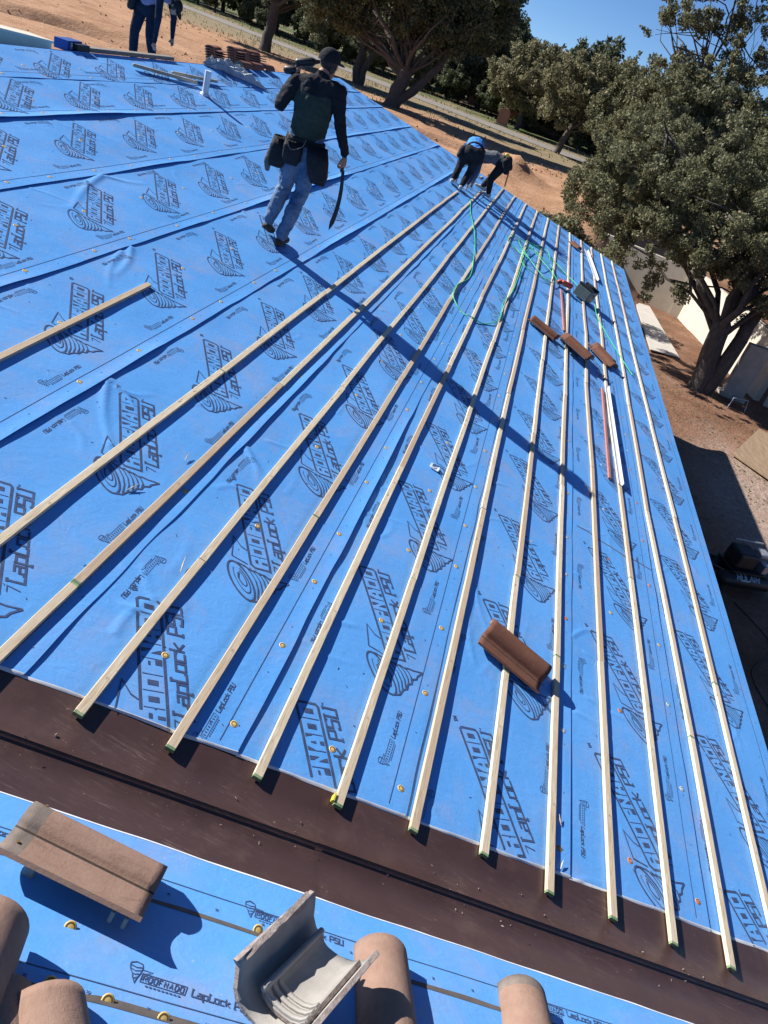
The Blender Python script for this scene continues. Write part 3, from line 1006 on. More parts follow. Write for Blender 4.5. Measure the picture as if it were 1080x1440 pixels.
def caption(pr, ox=0.0, oy=0.0, sc=1.0, fine=False):
    """small edge line: funnel + boxed capitals + product line, about 0.33 m long"""
    T = lambda pts: [(ox + a * sc, oy + b * sc) for a, b in pts]
    k = 0.0026
    pr.strip(T([(.004, .046), (.018, .052), (.034, .049), (.036, .040), (.020, .036), (.004, .040), (.004, .046)]), k * sc)
    pr.strip(T([(.003, .040), (.006, .026), (.012, .018), (.014, .008), (.021, -.006), (.026, .010), (.032, .022), (.036, .040)]), k * sc)
    for i in range(3):
        y = .030 - .010 * i
        pr.strip(T([(.007 + .003 * i, y), (.018, y - .004), (.032 - .003 * i, y + .001)]), k * .8 * sc)
    pr.strip(T([(.034, .034), (.062, .034), (.048, .026)]), k * .8 * sc)
    pr.strip(T([(.034, .001), (.150, .001), (.155, .025), (.038, .025)]), k * .8 * sc, True)
    for i, ch in enumerate('ROOFNADO'):
        x = .0395 + i * .0138
        if fine:
            g = {'F': [[(0, 0), (0, 1), (.5, 1)], [(0, .52), (.4, .52)]], 'N': [[(0, 0), (0, 1), (.5, 0), (.5, 1)]], 'D': [[(0, 0), (0, 1), (.4, 1), (.54, .8), (.54, .2), (.4, 0), (0, 0)]]}.get(ch) or GLY[ch][0]
            for poly in g:
                pr.strip([(ox + (x + (px * 1.05 + .2 * py) * .0150) * sc, oy + (.0055 + py * .0150) * sc) for px, py in poly], .0027 * sc)
        else:
            pr.rect(ox + (x + .003) * sc, oy + .009 * sc, ox + (x + .0082) * sc, oy + .018 * sc)
    for i in range(9):
        pr.rect(ox + (.048 + i * .0105) * sc, oy - .0085 * sc, ox + (.0555 + i * .0105) * sc, oy - .0050 * sc)
    text_strokes(pr, 'LapLock PSU', ox + .168 * sc, oy + .004 * sc, .0200 * sc, .17, .10, 1.12)

def place(prims, org, e1, up, sc=1.0):
    """local print -> plane coordinates"""
    V = np.array(prims.v) * sc
    return np.array(org)[None, :] + V[:, :1] * np.array(e1)[None, :] + V[:, 1:] * np.array(up)[None, :]

PL = Print(); big_logo(PL)
PC = Print(); caption(PC)
PCF = Print(); caption(PCF, fine=True)
FL, ZL = np.array(PL.f), np.array(PL.z)
FC, ZC = np.array(PC.f), np.array(PC.z)

E1 = np.array([-0.536, 0.844])          # reading direction of the big print in (s, y)
UP = np.array([-0.844, -0.536])
# top-left frame corner of one measured print on each sheet -> phase
PH = {0: (-5.52, 7.94), 1: (-5.0, 7.69), 2: (-4.324, 6.575), 3: (-3.519, 5.586), 4: (-2.68, 4.139), 5: (-1.864, 3.386), 6: (-1.029, 3.251), 7: (-0.205, 3.22), 8: (0.595, 2.543), 9: (1.429, 2.924), 10: (2.247, 2.545)}
PERIOD = 1.075
for k in range(len(LAPS)):
    top = RIDGE if k == 0 else LAPS[k - 1]
    bot = LAPS[k]
    Vs, Fs, Zs = [], [], []
    nv = 0
    def add(V2, F, Z):
        global nv
        c = V2[F].mean(1)
        ok = (c[:, 1] > yv(c[:, 0]) + 0.012) & (c[:, 1] < yg(c[:, 0]) - 0.03) & (c[:, 0] > top + 0.012) & (c[:, 0] < bot - 0.006)
        if not ok.any():
            return
        Vs.append(V2); Fs.append(F[ok] + nv); Zs.append(Z)
        nv += len(V2)
    tl = np.array(PH[k])
    org0 = tl - E1 * 0.637 - UP * 0.1
    for i in range(-8, 20):
        org = org0 + np.array([0, PERIOD * i])
        if org[1] < -0.2 or org[1] > 20.4:
            continue
        add(place(PL, org, E1, UP), FL, ZL)
    sN = bot - 0.135
    sU = top + 0.062
    for i in range(0, 40):
        y = 0.4 + i * 1.09 + (k * 0.37) % 1.0
        if y > 20:
            break
        add(place(PC, (sN, y), (0.0, 1.0), (-1.0, 0.0)), FC, ZC)
        add(place(PC, (sU, y + 0.75), (0.0, -1.0), (1.0, 0.0)), FC, ZC)
    # printed lap line with small lay marks
    pl = Print()
    y0, y1 = yv(bot) + 0.01, yg(bot) - 0.02
    ys = np.concatenate([np.linspace(y0, 8, 260), np.linspace(8, y1, 120)[1:]])
    pl.strip([(bot - 0.085, y) for y in ys], 0.0035, maxlen=9)
    if k:
        pass
    for i in range(0, 60):
        y = y0 + 0.1 + i * 0.32
        if y < y1 and y < 9:
            pl.rect(bot - 0.048, y, bot - 0.042, y + 0.006)
    for _ in range(26):
        yy = random.uniform(y0, 8)
        ss = random.uniform(top + 0.05, bot - 0.1)
        a = random.uniform(0, 3.14)
        r = random.uniform(0.004, 0.008)
        pl.strip([(ss - r * math.cos(a), yy - r * math.sin(a)), (ss + r * math.cos(a), yy + r * math.sin(a))], 0.004)
    add(np.array(pl.v), np.array(pl.f), np.array(pl.z))
    V2 = np.concatenate(Vs)
    F = np.concatenate(Fs)
    Z = np.concatenate(Zs)
    H = sheet_h(k, V2[:, 0], V2[:, 1]) + 0.0010 + 0.000012 * Z
    used = np.unique(F)
    remap = np.zeros(len(V2), int)
    remap[used] = np.arange(len(used))
    obj('printed_lettering', np_mesh('printed_lettering', A_np(V2[used, 0], V2[used, 1], H[used]), remap[F]), 'ink', slopeA)

def print_near():
    Vs, Fs, Zs = [], [], []
    cnt = [0]
    def add(V2, F, Z, qmin, qmax=9):
        c = V2[F].mean(1)
        ok = (c[:, 1] > qmin + 0.006) & (c[:, 1] < qmax)
        Vs.append(V2); Fs.append(F[ok] + cnt[0]); Zs.append(Z)
        cnt[0] += len(V2)
    FF, ZF = np.array(PCF.f), np.array(PCF.z)
    for p in (-1.6, -0.5, 0.588, 1.68, 2.76):
        add(place(PCF, (p, 0.755), (1.0, 0.02), (0.0, -1.0), 1.06), FF, ZF, 0.5, 0.83)
    for p in (-0.1, 0.905, 1.98, 3.0):
        add(place(PCF, (p, 0.425), (1.0, 0.02), (0.0, -1.0), 1.06), FF, ZF, 0.27, 0.48)
    e1 = np.array([0.70, 0.715]) / 1.0007
    up = np.array([0.715, -0.70]) / 1.0007
    for p in (-0.72, 0.40, 1.50, 2.42, 3.5):
        add(place(PL, (p - 0.28, 0.02), e1 * np.array([1, -1]), np.array([-up[0], up[1]])), FL, ZL, 0.262, 0.48)
    pl = Print()
    for q in (0.395, 0.79, 1.6):
        pl.strip([(p, q) for p in np.linspace(-4, 4, 300)], 0.003, maxlen=9)
    for p in np.arange(-1.2, 3.4, 0.155):
        for q in (0.822, 0.445):
            for a in (0.8, 2.4):
                pl.strip([(p - .006 * math.cos(a), q - .006 * math.sin(a)), (p + .006 * math.cos(a), q + .006 * math.sin(a))], 0.0028)
    add(np.array(pl.v), np.array(pl.f), np.array(pl.z), 0.27)
    V2, F, Z = np.concatenate(Vs), np.concatenate(Fs), np.concatenate(Zs)
    used = np.unique(F)
    remap = np.zeros(len(V2), int)
    remap[used] = np.arange(len(used))
    H = hB(0, V2[:, 0], V2[:, 1]) + 0.0046 + 0.000012 * Z
    H = np.where((V2[:, 1] > 0.37) & (V2[:, 1] < 0.49) | (V2[:, 1] > 0.6) & (V2[:, 1] < 0.84), hB(0, V2[:, 0], V2[:, 1]) + 0.0013 + 0.000012 * Z, H)
    obj('printed_lettering', np_mesh('printed_lettering_near', B_np(V2[used, 0], V2[used, 1], H[used]), remap[F]), 'ink', slopeB)
print_near()

# ------------------------------------------------------------------ nail caps
def cap_mesh(nm, mat):
    bm = bmesh.new()
    seg = 14
    rings = [(0.0165, 0.0), (0.0162, 0.0011), (0.0130, 0.0017), (0.0082, 0.0009), (0.0054, 0.0015), (0.0, 0.0016)]
    rows = []
    for r, z in rings[:-1]:
        rows.append([bm.verts.new((r * math.cos(2 * math.pi * i / seg), r * math.sin(2 * math.pi * i / seg), z)) for i in range(seg)])
    for a, b in zip(rows[:-1], rows[1:]):
        for i in range(seg):
            f = bm.faces.new((a[i], a[(i + 1) % seg], b[(i + 1) % seg], b[i]))
            f.material_index = 1 if (b is rows[3] ) else 0
    f = bm.faces.new(rows[-1])
    me = bm_mesh('nail_cap', bm)
    me.materials.append(MAT[mat]); me.materials.append(MAT['cap_hole'])
    me.polygons.foreach_set('use_smooth', [True] * len(me.polygons))
    return me
CAPS = [cap_mesh('c0', 'cap_plastic'), cap_mesh('c1', 'cap_orange'), cap_mesh('c2', 'cap_clear')]
AXe = AX.to_4x4()
def put_cap(s, y, which=0, k=None):
    if k is None:
        k = next(i for i, b in enumerate(LAPS) if s <= b)
    h = float(sheet_h(k, np.array([s]), np.array([y]))[0])
    o = bpy.data.objects.new('nail_cap', CAPS[which])
    COL.objects.link(o)
    o.location = A(s, y, h)
    o.rotation_euler = (AX @ Matrix.Rotation(random.uniform(0, 6.28), 3, 'Z')).to_euler()
    put(o, slopeA)
ncap = 0
for k in range(len(LAPS)):
    top = RIDGE if k == 0 else LAPS[k - 1]
    bot = LAPS[k]
    for (sr, st, off) in ((bot - 0.055, 0.62, 0.0), (top + 0.36, 0.92, 0.45)):
        if k == len(LAPS) - 1 and sr > bot - 0.06:
            continue
        y = yv(sr) + 0.12 + off * random.random()
        while y < 13.5:
            s = sr + random.uniform(-0.012, 0.012)
            if min(abs(s - b) for b in press_rows) > 0.045 and ncap < 285:
                w = 0 if s < 0.9 else random.choice((1, 2, 2, 1, 0))
                put_cap(s, y, w, k)
                ncap += 1
            y += st * random.uniform(0.75, 1.25)
for p, q in ((0.416, 0.657), (0.555, 0.833), (0.952, 0.476), (0.412, 0.828), (0.70, 0.84), (1.62, 0.66), (2.4, 0.47), (-0.2, 0.65)):
    o = bpy.data.objects.new('nail_cap', CAPS[0])
    COL.objects.link(o)
    o.location = B(p, q, float(hB(0, np.array([p]), np.array([q]))[0]) + (0.0042 if q > 0.8 or q < 0.5 else 0.0006))
    o.rotation_euler = Matrix((VD, QD, NB)).transposed().to_euler()
    o.scale = (1.0, 1.0, 1.0)
    put(o, slopeB)

# ------------------------------------------------------------------ battens
def batten(s, y0, y1, s_end=None, green=(True, False), h0=0.0115, w=0.0385, t=0.0200):
    """one length of batten"""
    L = y1 - y0
    n = max(3, int(L / 0.30))
    s_end = s if s_end is None else s_end
    bow = random.uniform(-0.006, 0.006)
    tw = random.uniform(-0.05, 0.05)
    ys = [0.0, 0.012] + [L * i / n for i in range(1, n)] + [L - 0.012, L]
    bm = bmesh.new()
    rows = []
    bv = 0.0022
    sec = [(-w / 2, 0), (w / 2, 0), (w / 2, t - bv), (w / 2 - bv, t), (-w / 2 + bv, t), (-w / 2, t - bv)]
    for y in ys:
        f = y / L
        cs = (s_end - s) * (f - 0.5) + bow * math.sin(math.pi * f) + 0.0012 * mnoise.noise((y * 3, s * 9, 0))
        zz = 0.0012 * mnoise.noise((y * 2.2, s * 5, 4))
        rows.append([bm.verts.new((cs + a + 0.0008 * mnoise.noise((y * 8, a * 90, s)), y - L / 2, b + zz + tw * a * (f - 0.5))) for a, b in sec])
    m = len(sec)
    for i in range(len(rows) - 1):
        for j in range(m):
            f = bm.faces.new((rows[i][j], rows[i][(j + 1) % m], rows[i + 1][(j + 1) % m], rows[i + 1][j]))
            if (i == 0 and green[0]) or (i == len(rows) - 2 and green[1]):
                f.material_index = 1
    f0 = bm.faces.new(rows[0][::-1])
    f1 = bm.faces.new(rows[-1])
    f0.material_index = 1 if green[0] else 0
    f1.material_index = 1 if green[1] else 0
    me = bm_mesh('batten', bm)
    o = obj('batten', me, ['wood', 'green_paint'], slopeA)
    o.location = A((s + s_end) / 2, (y0 + y1) / 2, h0)
    o.rotation_euler = AX.to_euler()
    put(o, slopeA)
    return o

near_end = {1: 1.15, 2: 1.25, 3: 1.548, 4: 1.616, 5: 1.699, 6: 1.775, 7: 1.858, 8: 1.938, 9: 1.944, 10: 2.003, 11: 2.057, 12: 2.112, 13: 2.16}
first_joint = {1: 4.193, 2: 2.048, 3: 2.559, 4: 3.374, 5: 4.446, 6: 3.366, 7: 4.60, 8: 4.05, 9: 3.504, 10: 3.72, 11: 5.0, 12: 3.55, 13: 4.3}
for k in range(1, 14):
    s = BAT[k]
    end = yg(s) - 0.04
    if k == 1: end = 15.5
    if k == 2: end = 18.6
    y = near_end[k]
    j = first_joint[k]
    ds = 0.0
    while True:
        y1 = min(j, end)
        ds2 = random.uniform(-0.007, 0.007)
        if k in (10, 11, 12, 13):
            ds2 *= 3.5
        batten(s + ds, y, y1, s + ds2, (y == near_end[k] or random.random() < 0.35, random.random() < 0.3))
        if y1 >= end - 0.3:
            break
        y = y1 + random.uniform(0.002, 0.006)
        j = y + random.choice((2.44, 2.44, 2.3, 2.9))
        ds = ds2 + random.uniform(-0.006, 0.006)
o = batten(-2.331 + 0.02, 0.75, 4.675, -2.43, (False, False))
o['label'] = 'short batten lying loose up the slope'
batten(-1.52, 19.05, 19.45, -1.50, (False, False))

# ------------------------------------------------------------------ roof tiles
def extrude_profile(prof, L, thick, nl=6, mats=None, jag=None, under=True):
    """prof: list of (x, z, mat); extruded along y from 0..L with thickness; returns a bmesh"""
    bm = bmesh.new()
    n = len(prof)
    P = [Vector((x, 0, z)) for x, z, _ in prof]
    N = []
    for i in range(n):
        t = (P[min(i + 1, n - 1)] - P[max(i - 1, 0)]).normalized()
        N.append(Vector((-t.z, 0, t.x)))
    top, bot = [], []
    for j in range(nl + 1):
        y = L * j / nl
        rt, rb = [], []
        for i in range(n):
            yy = y
            if jag and j == 0:
                yy += jag[0](i / (n - 1))
            if jag and j == nl:
                yy += jag[1](i / (n - 1))
            rt.append(bm.verts.new((P[i].x, yy, P[i].z)))
            q = P[i] - N[i] * thick
            rb.append(bm.verts.new((q.x, yy, q.z)))
        top.append(rt)
        bot.append(rb)
    for j in range(nl):
        for i in range(n - 1):
            f = bm.faces.new((top[j][i], top[j][i + 1], top[j + 1][i + 1], top[j + 1][i]))
            f.material_index = prof[i][2]
            f.smooth = True
            f = bm.faces.new((bot[j][i + 1], bot[j][i], bot[j + 1][i], bot[j + 1][i + 1]))
            f.material_index = 1
            f.smooth = True
        for i, sgn in ((0, 1), (n - 1, -1)):
            q = (bot[j][i], top[j][i], top[j + 1][i], bot[j + 1][i])
            f = bm.faces.new(q if sgn > 0 else q[::-1])
            f.material_index = 2
    for j in (0, nl):
        for i in range(n - 1):
            q = (top[j][i], bot[j][i], bot[j][i + 1], top[j][i + 1])
            f = bm.faces.new(q if j == 0 else q[::-1])
            f.material_index = 2
    return bm

def s_profile(w=0.30, crown=0.078, pan=0.0, lip=0.030):
    """barrel on the left, pan on the right"""
    pr = []
    bw = w * 0.56
    for i in range(15):
        a = math.pi * (1 - i / 14)
        x = bw / 2 + bw / 2 * math.cos(a)
        z = crown * math.sin(a) ** 0.8 if math.sin(a) > 1e-6 else 0
        if i == 14:
            z = 0.010
        pr.append((x, z, 0))
    for i in range(1, 10):
        u = i / 9
        x = bw + (w - bw) * u
        z = 0.010 * (1 - u) ** 2 + pan + lip * u ** 2.2
        pr.append((x, z, 3 if i == 1 else 0))
    return pr

def roof_tile(name, label, mtx, mat='tile_brown', L=0.42, prof=None, cat='roof tile', group=None, thick=0.013, extra=None, jag=None, extra_mats=None):
    root = empty(name, mtx.translation, label, cat, group)
    root.rotation_euler = mtx.to_3x3().to_euler()
    prof = prof or s_profile()
    bm = extrude_profile(prof, L, thick, 14, jag=jag)
    me = bm_mesh('tile_body', bm)
    o = bpy.data.objects.new('tile_body', me)
    COL.objects.link(o)
    for m in (mat, 'tile_grey', 'tile_break' if extra == 'broken' else mat, 'tile_dark'):
        me.materials.append(MAT[m])
    o.parent = root
    return root

def frame(xa, ya, org, n):
    """matrix with x along xa, y along ya (made square), z along n"""
    n = Vector(n).normalized()
    y = Vector(ya)
    y = (y - n * y.dot(n)).normalized()
    x = y.cross(n)
    M = Matrix((x, y, n)).transposed().to_4x4()
    M.translation = org
    return M

NAv = Vector((SA, 0, CA))
DN = Vector((CA, 0, -SA))          # down the long slope
AL = Vector((0, 1, 0))

def lug(root, pts, size, mat='tile_grey', name='lug'):
    bm = bmesh.new()
    for p in pts:
        add_box(bm, p, size, bevel=0.003)
    o = obj(name, bm_mesh(name, bm), mat)
    o.parent = root
    o.matrix_parent_inverse = Matrix()
    return o

def child_mesh(root, name, me, mat, smooth=False):
    o = obj(name, me, mat, None, smooth)
    o.parent = root
    o.matrix_parent_inverse = Matrix()
    return o

# tile lying on the long slope across two battens
def slope_tile(c0, c1, label, hh, mat='tile_brown', flip=False, tilt=0.0, w=0.27, L=None, group=None):
    a, b = A(*c0, hh), A(*c1, hh)
    y = (b - a)
    n = (NAv + Vector((0, tilt, 0))).normalized()
    M = frame(None, y if not flip else -y, a if not flip else b, n)
    L = L or y.length
    t = roof_tile('roof_tile', label, M, mat, L, s_profile(w), group=group)
    lug(t, [(0.20 * w / .27, 0.05, -0.016)], (0.03, 0.018, 0.016), mat)
    return t

slope_tile((0.65, 3.40), (1.09, 3.30), 'single brown barrel tile lying across two battens, nearest of those on the slope', 0.034, w=0.26, L=0.43)
slope_tile((0.56, 10.20), (1.06, 10.02), 'narrow brown roof tile left of the pile of tiles on the battens', 0.034, w=0.22, L=0.46)
for i, (dy, dh, lab) in enumerate(((0.30, 0.034, 'bottom brown tile of the small pile on the battens'), (0.16, 0.070, 'middle brown tile of the small pile on the battens'), (0.0, 0.105, 'top brown tile of the small pile on the battens'))):
    slope_tile((1.13, 10.15 + dy), (1.62, 9.86 + dy), lab, dh, w=0.30, L=0.47)
slope_tile((1.72, 10.92), (2.17, 10.42), 'brown tile on the lower battens right of the pile', 0.034, w=0.28, L=0.48)
slope_tile((1.73, 11.12), (2.15, 10.62), 'brown tile lying half under another on the lower battens', 0.020, w=0.26, L=0.46)
slope_tile((1.28, 18.8), (1.50, 18.55), 'small broken brown tile near the far end of the slope', 0.034, w=0.26, L=0.30)

# --- tiles on the near slope
def near_M(p, q, h, ydir, n=None):
    return frame(None, ydir, B(p, q, h), n or NB)

# S tile on its lugs at the left; profile x runs up the slope
prof1 = []
for i in range(13):
    u = i / 12
    prof1.append((0.0 + 0.135 * u, 0.030 + 0.078 * math.sin(math.pi * (0.10 + 0.62 * u)), 0))
zz = prof1[-1][1]
prof1 += [(0.139, zz - 0.013, 3), (0.147, zz - 0.014, 0)]
for i in range(1, 9):
    u = i / 8
    prof1.append((0.147 + 0.108 * u, zz - 0.014 - 0.014 * math.sin(math.pi * u * 0.75) + 0.028 * u ** 2, 0))
prof1 = [(x, z, m) for x, z, m in prof1]
M = frame(None, (VD * 0.98 + QD * 0.2), B(0.205, 0.315, 0.000), NB)          # y runs back towards the left, x up the slope
t = roof_tile('roof_tile', 'tan concrete roof tile with a dark groove resting on blue sheeting', M, 'tile_tan', 0.43, prof1)
t.children[0].data.materials[3] = MAT['tile_dark']
# unpainted head of the tile
def paint_head(t, y0, y1, mat='tile_head'):
    me = t.children[0].data
    me.materials.append(MAT[mat])
    k = len(me.materials) - 1
    for p in me.polygons:
        if y0 <= p.center.y <= y1 and p.material_index == 0:
            p.material_index = k
paint_head(t, -0.1, 0.075)
bm = bmesh.new()
for x, z in ((0.045, prof1[4][1]), (0.185, prof1[-5][1])):
    r = bmesh.ops.create_cone(bm, cap_ends=True, segments=8, radius1=0.0045, radius2=0.0045, depth=0.004)
    bmesh.ops.translate(bm, vec=(x, 0.035, z + 0.002), verts=r['verts'])
child_mesh(t, 'nail_hole', bm_mesh('nail_hole', bm), 'cap_hole')
lug(t, [(0.232, 0.395, 0.038), (0.232, 0.355, 0.038)], (0.016, 0.012, 0.035))
lug(t, [(0.01, 0.03, 0.018), (0.01, 0.39, 0.018), (0.20, 0.10, 0.02)], (0.02, 0.03, 0.036))

# half-round tile profile
def u_profile(r=0.095, a0=0.0, a1=180.0, n=16, m=0):
    return [(r * -math.cos(R(a0 + (a1 - a0) * i / n)), r * math.sin(R(a0 + (a1 - a0) * i / n)), m) for i in range(n + 1)]

def barrel(name, label, M, mat, L=0.40, r=0.095, taper=0.86, cat='roof tile', head=False):
    root = empty(name, M.translation, label, cat)
    root.rotation_euler = M.to_3x3().to_euler()
    bm = extrude_profile(u_profile(r), L, 0.014, 10)
    for v in bm.verts:
        f = 1 - (1 - taper) * v.co.y / L
        v.co.x *= f
        v.co.z *= f
    child_mesh(root, 'tile_body', bm_mesh('tile_body', bm), [mat, 'tile_grey', mat])
    return root

# brown half-round tile right of the broken pair, axis down the slope
DB = (VD * 0.10 - QD).normalized()       # down the near slope
M = frame(None, DB, B(1.345, 0.86, 0.0) , NB)
barrel('barrel_tile', 'tan half-round roof tile beside the overturned grey tile', M, 'tile_tan', 0.44, 0.100, 0.95)
M = frame(None, DB, B(1.40, 1.02, 0.055), NB)
barrel('barrel_tile', 'lower tan half-round tile overlapping at the bottom edge', M, 'tile_tan', 0.20, 0.104, 1.0)
M = frame(None, (DB + VD * 0.14), B(1.86, 0.82, 0.0), NB)
bt = barrel('barrel_tile', 'tan half-round tile with a slanted grey head at the bottom right', M, 'tile_tan', 0.43, 0.100, 0.93)
paint_head(bt, 0.37, 0.5)
M = frame(None, (VD * -0.38 - QD * 0.92), B(0.490, 1.09, 0.0), NB)
barrel('barrel_tile', 'tan half-round tile at the bottom left corner, in front', M, 'tile_tan', 0.21, 0.105, 0.96)
M = frame(None, (DB - VD * 0.12), B(0.225, 1.01, 0.03), NB)
barrel('barrel_tile', 'tan half-round tile cut by the left edge of the picture, highest of three', M, 'tile_tan', 0.26, 0.105, 0.97)
M = frame(None, (DB - VD * 0.35), B(0.35, 1.07, -0.02), NB)
barrel('barrel_tile', 'tan half-round tile tucked between the two at the bottom left', M, 'tile_tan', 0.19, 0.10, 0.93)

# overturned broken tile: a trough opening upward, with a grey piece lying in it
UD = (VD * 0.66 - QD * 0.75).normalized()
tr = empty('overturned_tile', B(0.98, 0.76, 0.0), 'overturned grey roof tile with ragged broken edge, hollow side up', 'roof tile')
nn = (NB * 0.95 - VD * 0.22 + UD * -0.05).normalized()
Mt = frame(None, UD, B(0.935, 0.815, 0.128), nn)
def rag(seed, a):
    return lambda u: a * (mnoise.noise((u * 5.0, seed, 0)) + 0.5 * mnoise.noise((u * 17.0, seed, 3)))
# cross-section: trough, steep left wall and lower right wall
tp = [(-0.126, 0.022), (-0.121, 0.0), (-0.113, -0.025), (-0.104, -0.052), (-0.088, -0.08), (-0.062, -0.100), (-0.03, -0.111), (0.005, -0.113), (0.04, -0.108), (0.07, -0.094), (0.093, -0.072), (0.108, -0.044), (0.117, -0.012)]
bm = extrude_profile([(x, z, 1) for x, z in tp], 0.34, 0.014, 10, jag=(rag(1, 0.018), rag(5, 0.03)))
for f in bm.faces:
    if f.material_index == 1:
        pass
me = bm_mesh('trough', bm)
o = obj('trough', me, ['tile_grey', 'tile_grey', 'tile_break'])
o.parent = tr
o.matrix_parent_inverse = tr.matrix_world.inverted() if False else Matrix.Translation(-Vector(tr.location))
o.matrix_basis = Mt
# jagged lip standing on the left wall
bm = bmesh.new()
pts = []
for i in range(13):
    y = 0.03 + 0.27 * i / 12
    pts.append((y, 0.006 + 0.030 * (i / 12) + 0.010 * mnoise.noise((i * 0.9, 2, 7))))
fa = [bm.verts.new((-0.127, y, 0.010)) for y, z in pts]
fb = [bm.verts.new((-0.130, y, 0.012 + z)) for y, z in pts]
ba = [bm.verts.new((-0.113, y, 0.010)) for y, z in pts]
bb = [bm.verts.new((-0.114 + 0.004 * mnoise.noise((y * 60, 1, 1)), y, 0.007 + z)) for y, z in pts]
for i in range(12):
    bm.faces.new((fa[i], fa[i + 1], fb[i + 1], fb[i]))
    bm.faces.new((ba[i + 1], ba[i], bb[i], bb[i + 1]))
    bm.faces.new((fb[i], fb[i + 1], bb[i + 1], bb[i]))
bm.faces.new((fa[0], fb[0], bb[0], ba[0]))
bm.faces.new((fa[12], ba[12], bb[12], fb[12]))
o = obj('broken_edge', bm_mesh('broken_edge', bm), 'tile_break')
o.parent = tr
o.matrix_parent_inverse = Matrix.Translation(-Vector(tr.location))
o.matrix_basis = Mt
# piece of tile lying inside the trough
pc = empty('tile_offcut', B(1.0, 0.72, 0.03), 'pale grey tile offcut with stepped ribs lying inside the overturned tile', 'roof tile')
pp = [(-0.062, -0.044), (-0.055, -0.066), (-0.042, -0.074), (-0.02, -0.080), (0.01, -0.081), (0.04, -0.076), (0.065, -0.064), (0.082, -0.044)]
Mi = Mt @ Matrix.Translation((0.006, 0.055, -0.012)) @ Matrix.Diagonal((0.95, 0.95, 1, 1))
bm = extrude_profile([(x, z, 1) for x, z in pp], 0.275, 0.013, 8, jag=(rag(9, 0.004), rag(12, 0.008)))
o = obj('tile_body', bm_mesh('tile_body', bm), ['tile_grey', 'tile_grey', 'tile_break'])
o.parent = pc
o.matrix_parent_inverse = Matrix.Translation(-Vector(pc.location))
o.matrix_basis = Mi
for k, yy in enumerate((0.004, 0.030, 0.056)):
    bm = extrude_profile([(x * (1.0 - 0.03 * k), z + 0.009 - 0.0022 * k, 1) for x, z in pp], 0.015, 0.010, 2)
    o = obj('rib', bm_mesh('rib', bm), ['tile_grey', 'tile_grey', 'tile_grey'])
    o.parent = pc
    o.matrix_parent_inverse = Matrix.Translation(-Vector(pc.location))
    o.matrix_basis = Mi @ Matrix.Translation((0, yy, 0))
for x in (-0.066, ):
    v, f = tube_geo([(x, 0.0, -0.046), (x, 0.275, -0.046)], 0.011, 8)
    o = obj('edge_roll', pyd('edge_roll', v, f), 'tile_grey', None, True)
    o.parent = pc
    o.matrix_parent_inverse = Matrix.Translation(-Vector(pc.location))
    o.matrix_basis = Mi

# ------------------------------------------------------------------ things left lying on the long slope
def bar_on_slope(name, label, cat, p0, p1, w, t, mat, h0=0.012, angle_prof=False):
    a, b = A(*p0, h0), A(*p1, h0)
    M = frame(None, b - a, (a + b) / 2, NAv)
    root = empty(name, (a + b) / 2, label, cat)
    root.rotation_euler = M.to_3x3().to_euler()
    bm = bmesh.new()
    L = (b - a).length
    if angle_prof:
        add_box(bm, (0, 0, 0.002), (w, L, 0.003))
        o1 = child_mesh(root, 'base_leg', bm_mesh('base_leg', bm), mat)
        bm = bmesh.new()
        add_box(bm, (-w / 2 + 0.0015, 0, t / 2 + 0.004), (0.003, L, t))
        child_mesh(root, 'upright_leg', bm_mesh('upright_leg', bm), mat)
        bm = bmesh.new()
        add_box(bm, (w / 2 - 0.002, 0, 0.0075), (0.004, L, 0.008))
        child_mesh(root, 'hemmed_edge', bm_mesh('hemmed_edge', bm), mat)
    else:
        add_box(bm, (0, 0, t / 2), (w, L, t), bevel=min(w, t) * 0.15)
        child_mesh(root, 'bar', bm_mesh('bar', bm), mat)
    return root
bar_on_slope('metal_flashing', 'white metal flashing strip lying along a batten below the tile pile', 'flashing', (1.80, 9.45), (1.835, 6.62), 0.048, 0.03, 'white_metal', 0.034, True)
bar_on_slope('metal_flashing', 'short white flashing strip lying aslant near the far verge', 'flashing', (1.64, 19.2), (1.86, 16.3), 0.085, 0.045, 'white_metal', 0.034, True)
bar_on_slope('red_bar', 'thin faded red bar beside the long white flashing', 'bar', (1.735, 9.3), (1.715, 6.63), 0.030, 0.022, 'red_strip', 0.015)
bar_on_slope('red_bar', 'thin faded red bar reaching up to the red tool', 'bar', (1.00, 13.2), (1.10, 10.75), 0.032, 0.025, 'red_strip', 0.015)

# yellow stop at the end of one batten
yl = empty('plastic_shim', A(0.100, 1.80, 0.01), 'small yellow plastic shim against the end of a batten', 'shim')
bm = bmesh.new()
add_box(bm, (0, 0, 0.010), (0.020, 0.030, 0.018), bevel=0.003)
child_mesh(yl, 'block', bm_mesh('block', bm), 'yellow')
bm = bmesh.new()
add_box(bm, (-0.004, 0.0, 0.0235), (0.010, 0.036, 0.008), bevel=0.002)
child_mesh(yl, 'tab', bm_mesh('tab', bm), 'yellow')
yl.rotation_euler = AX.to_euler()

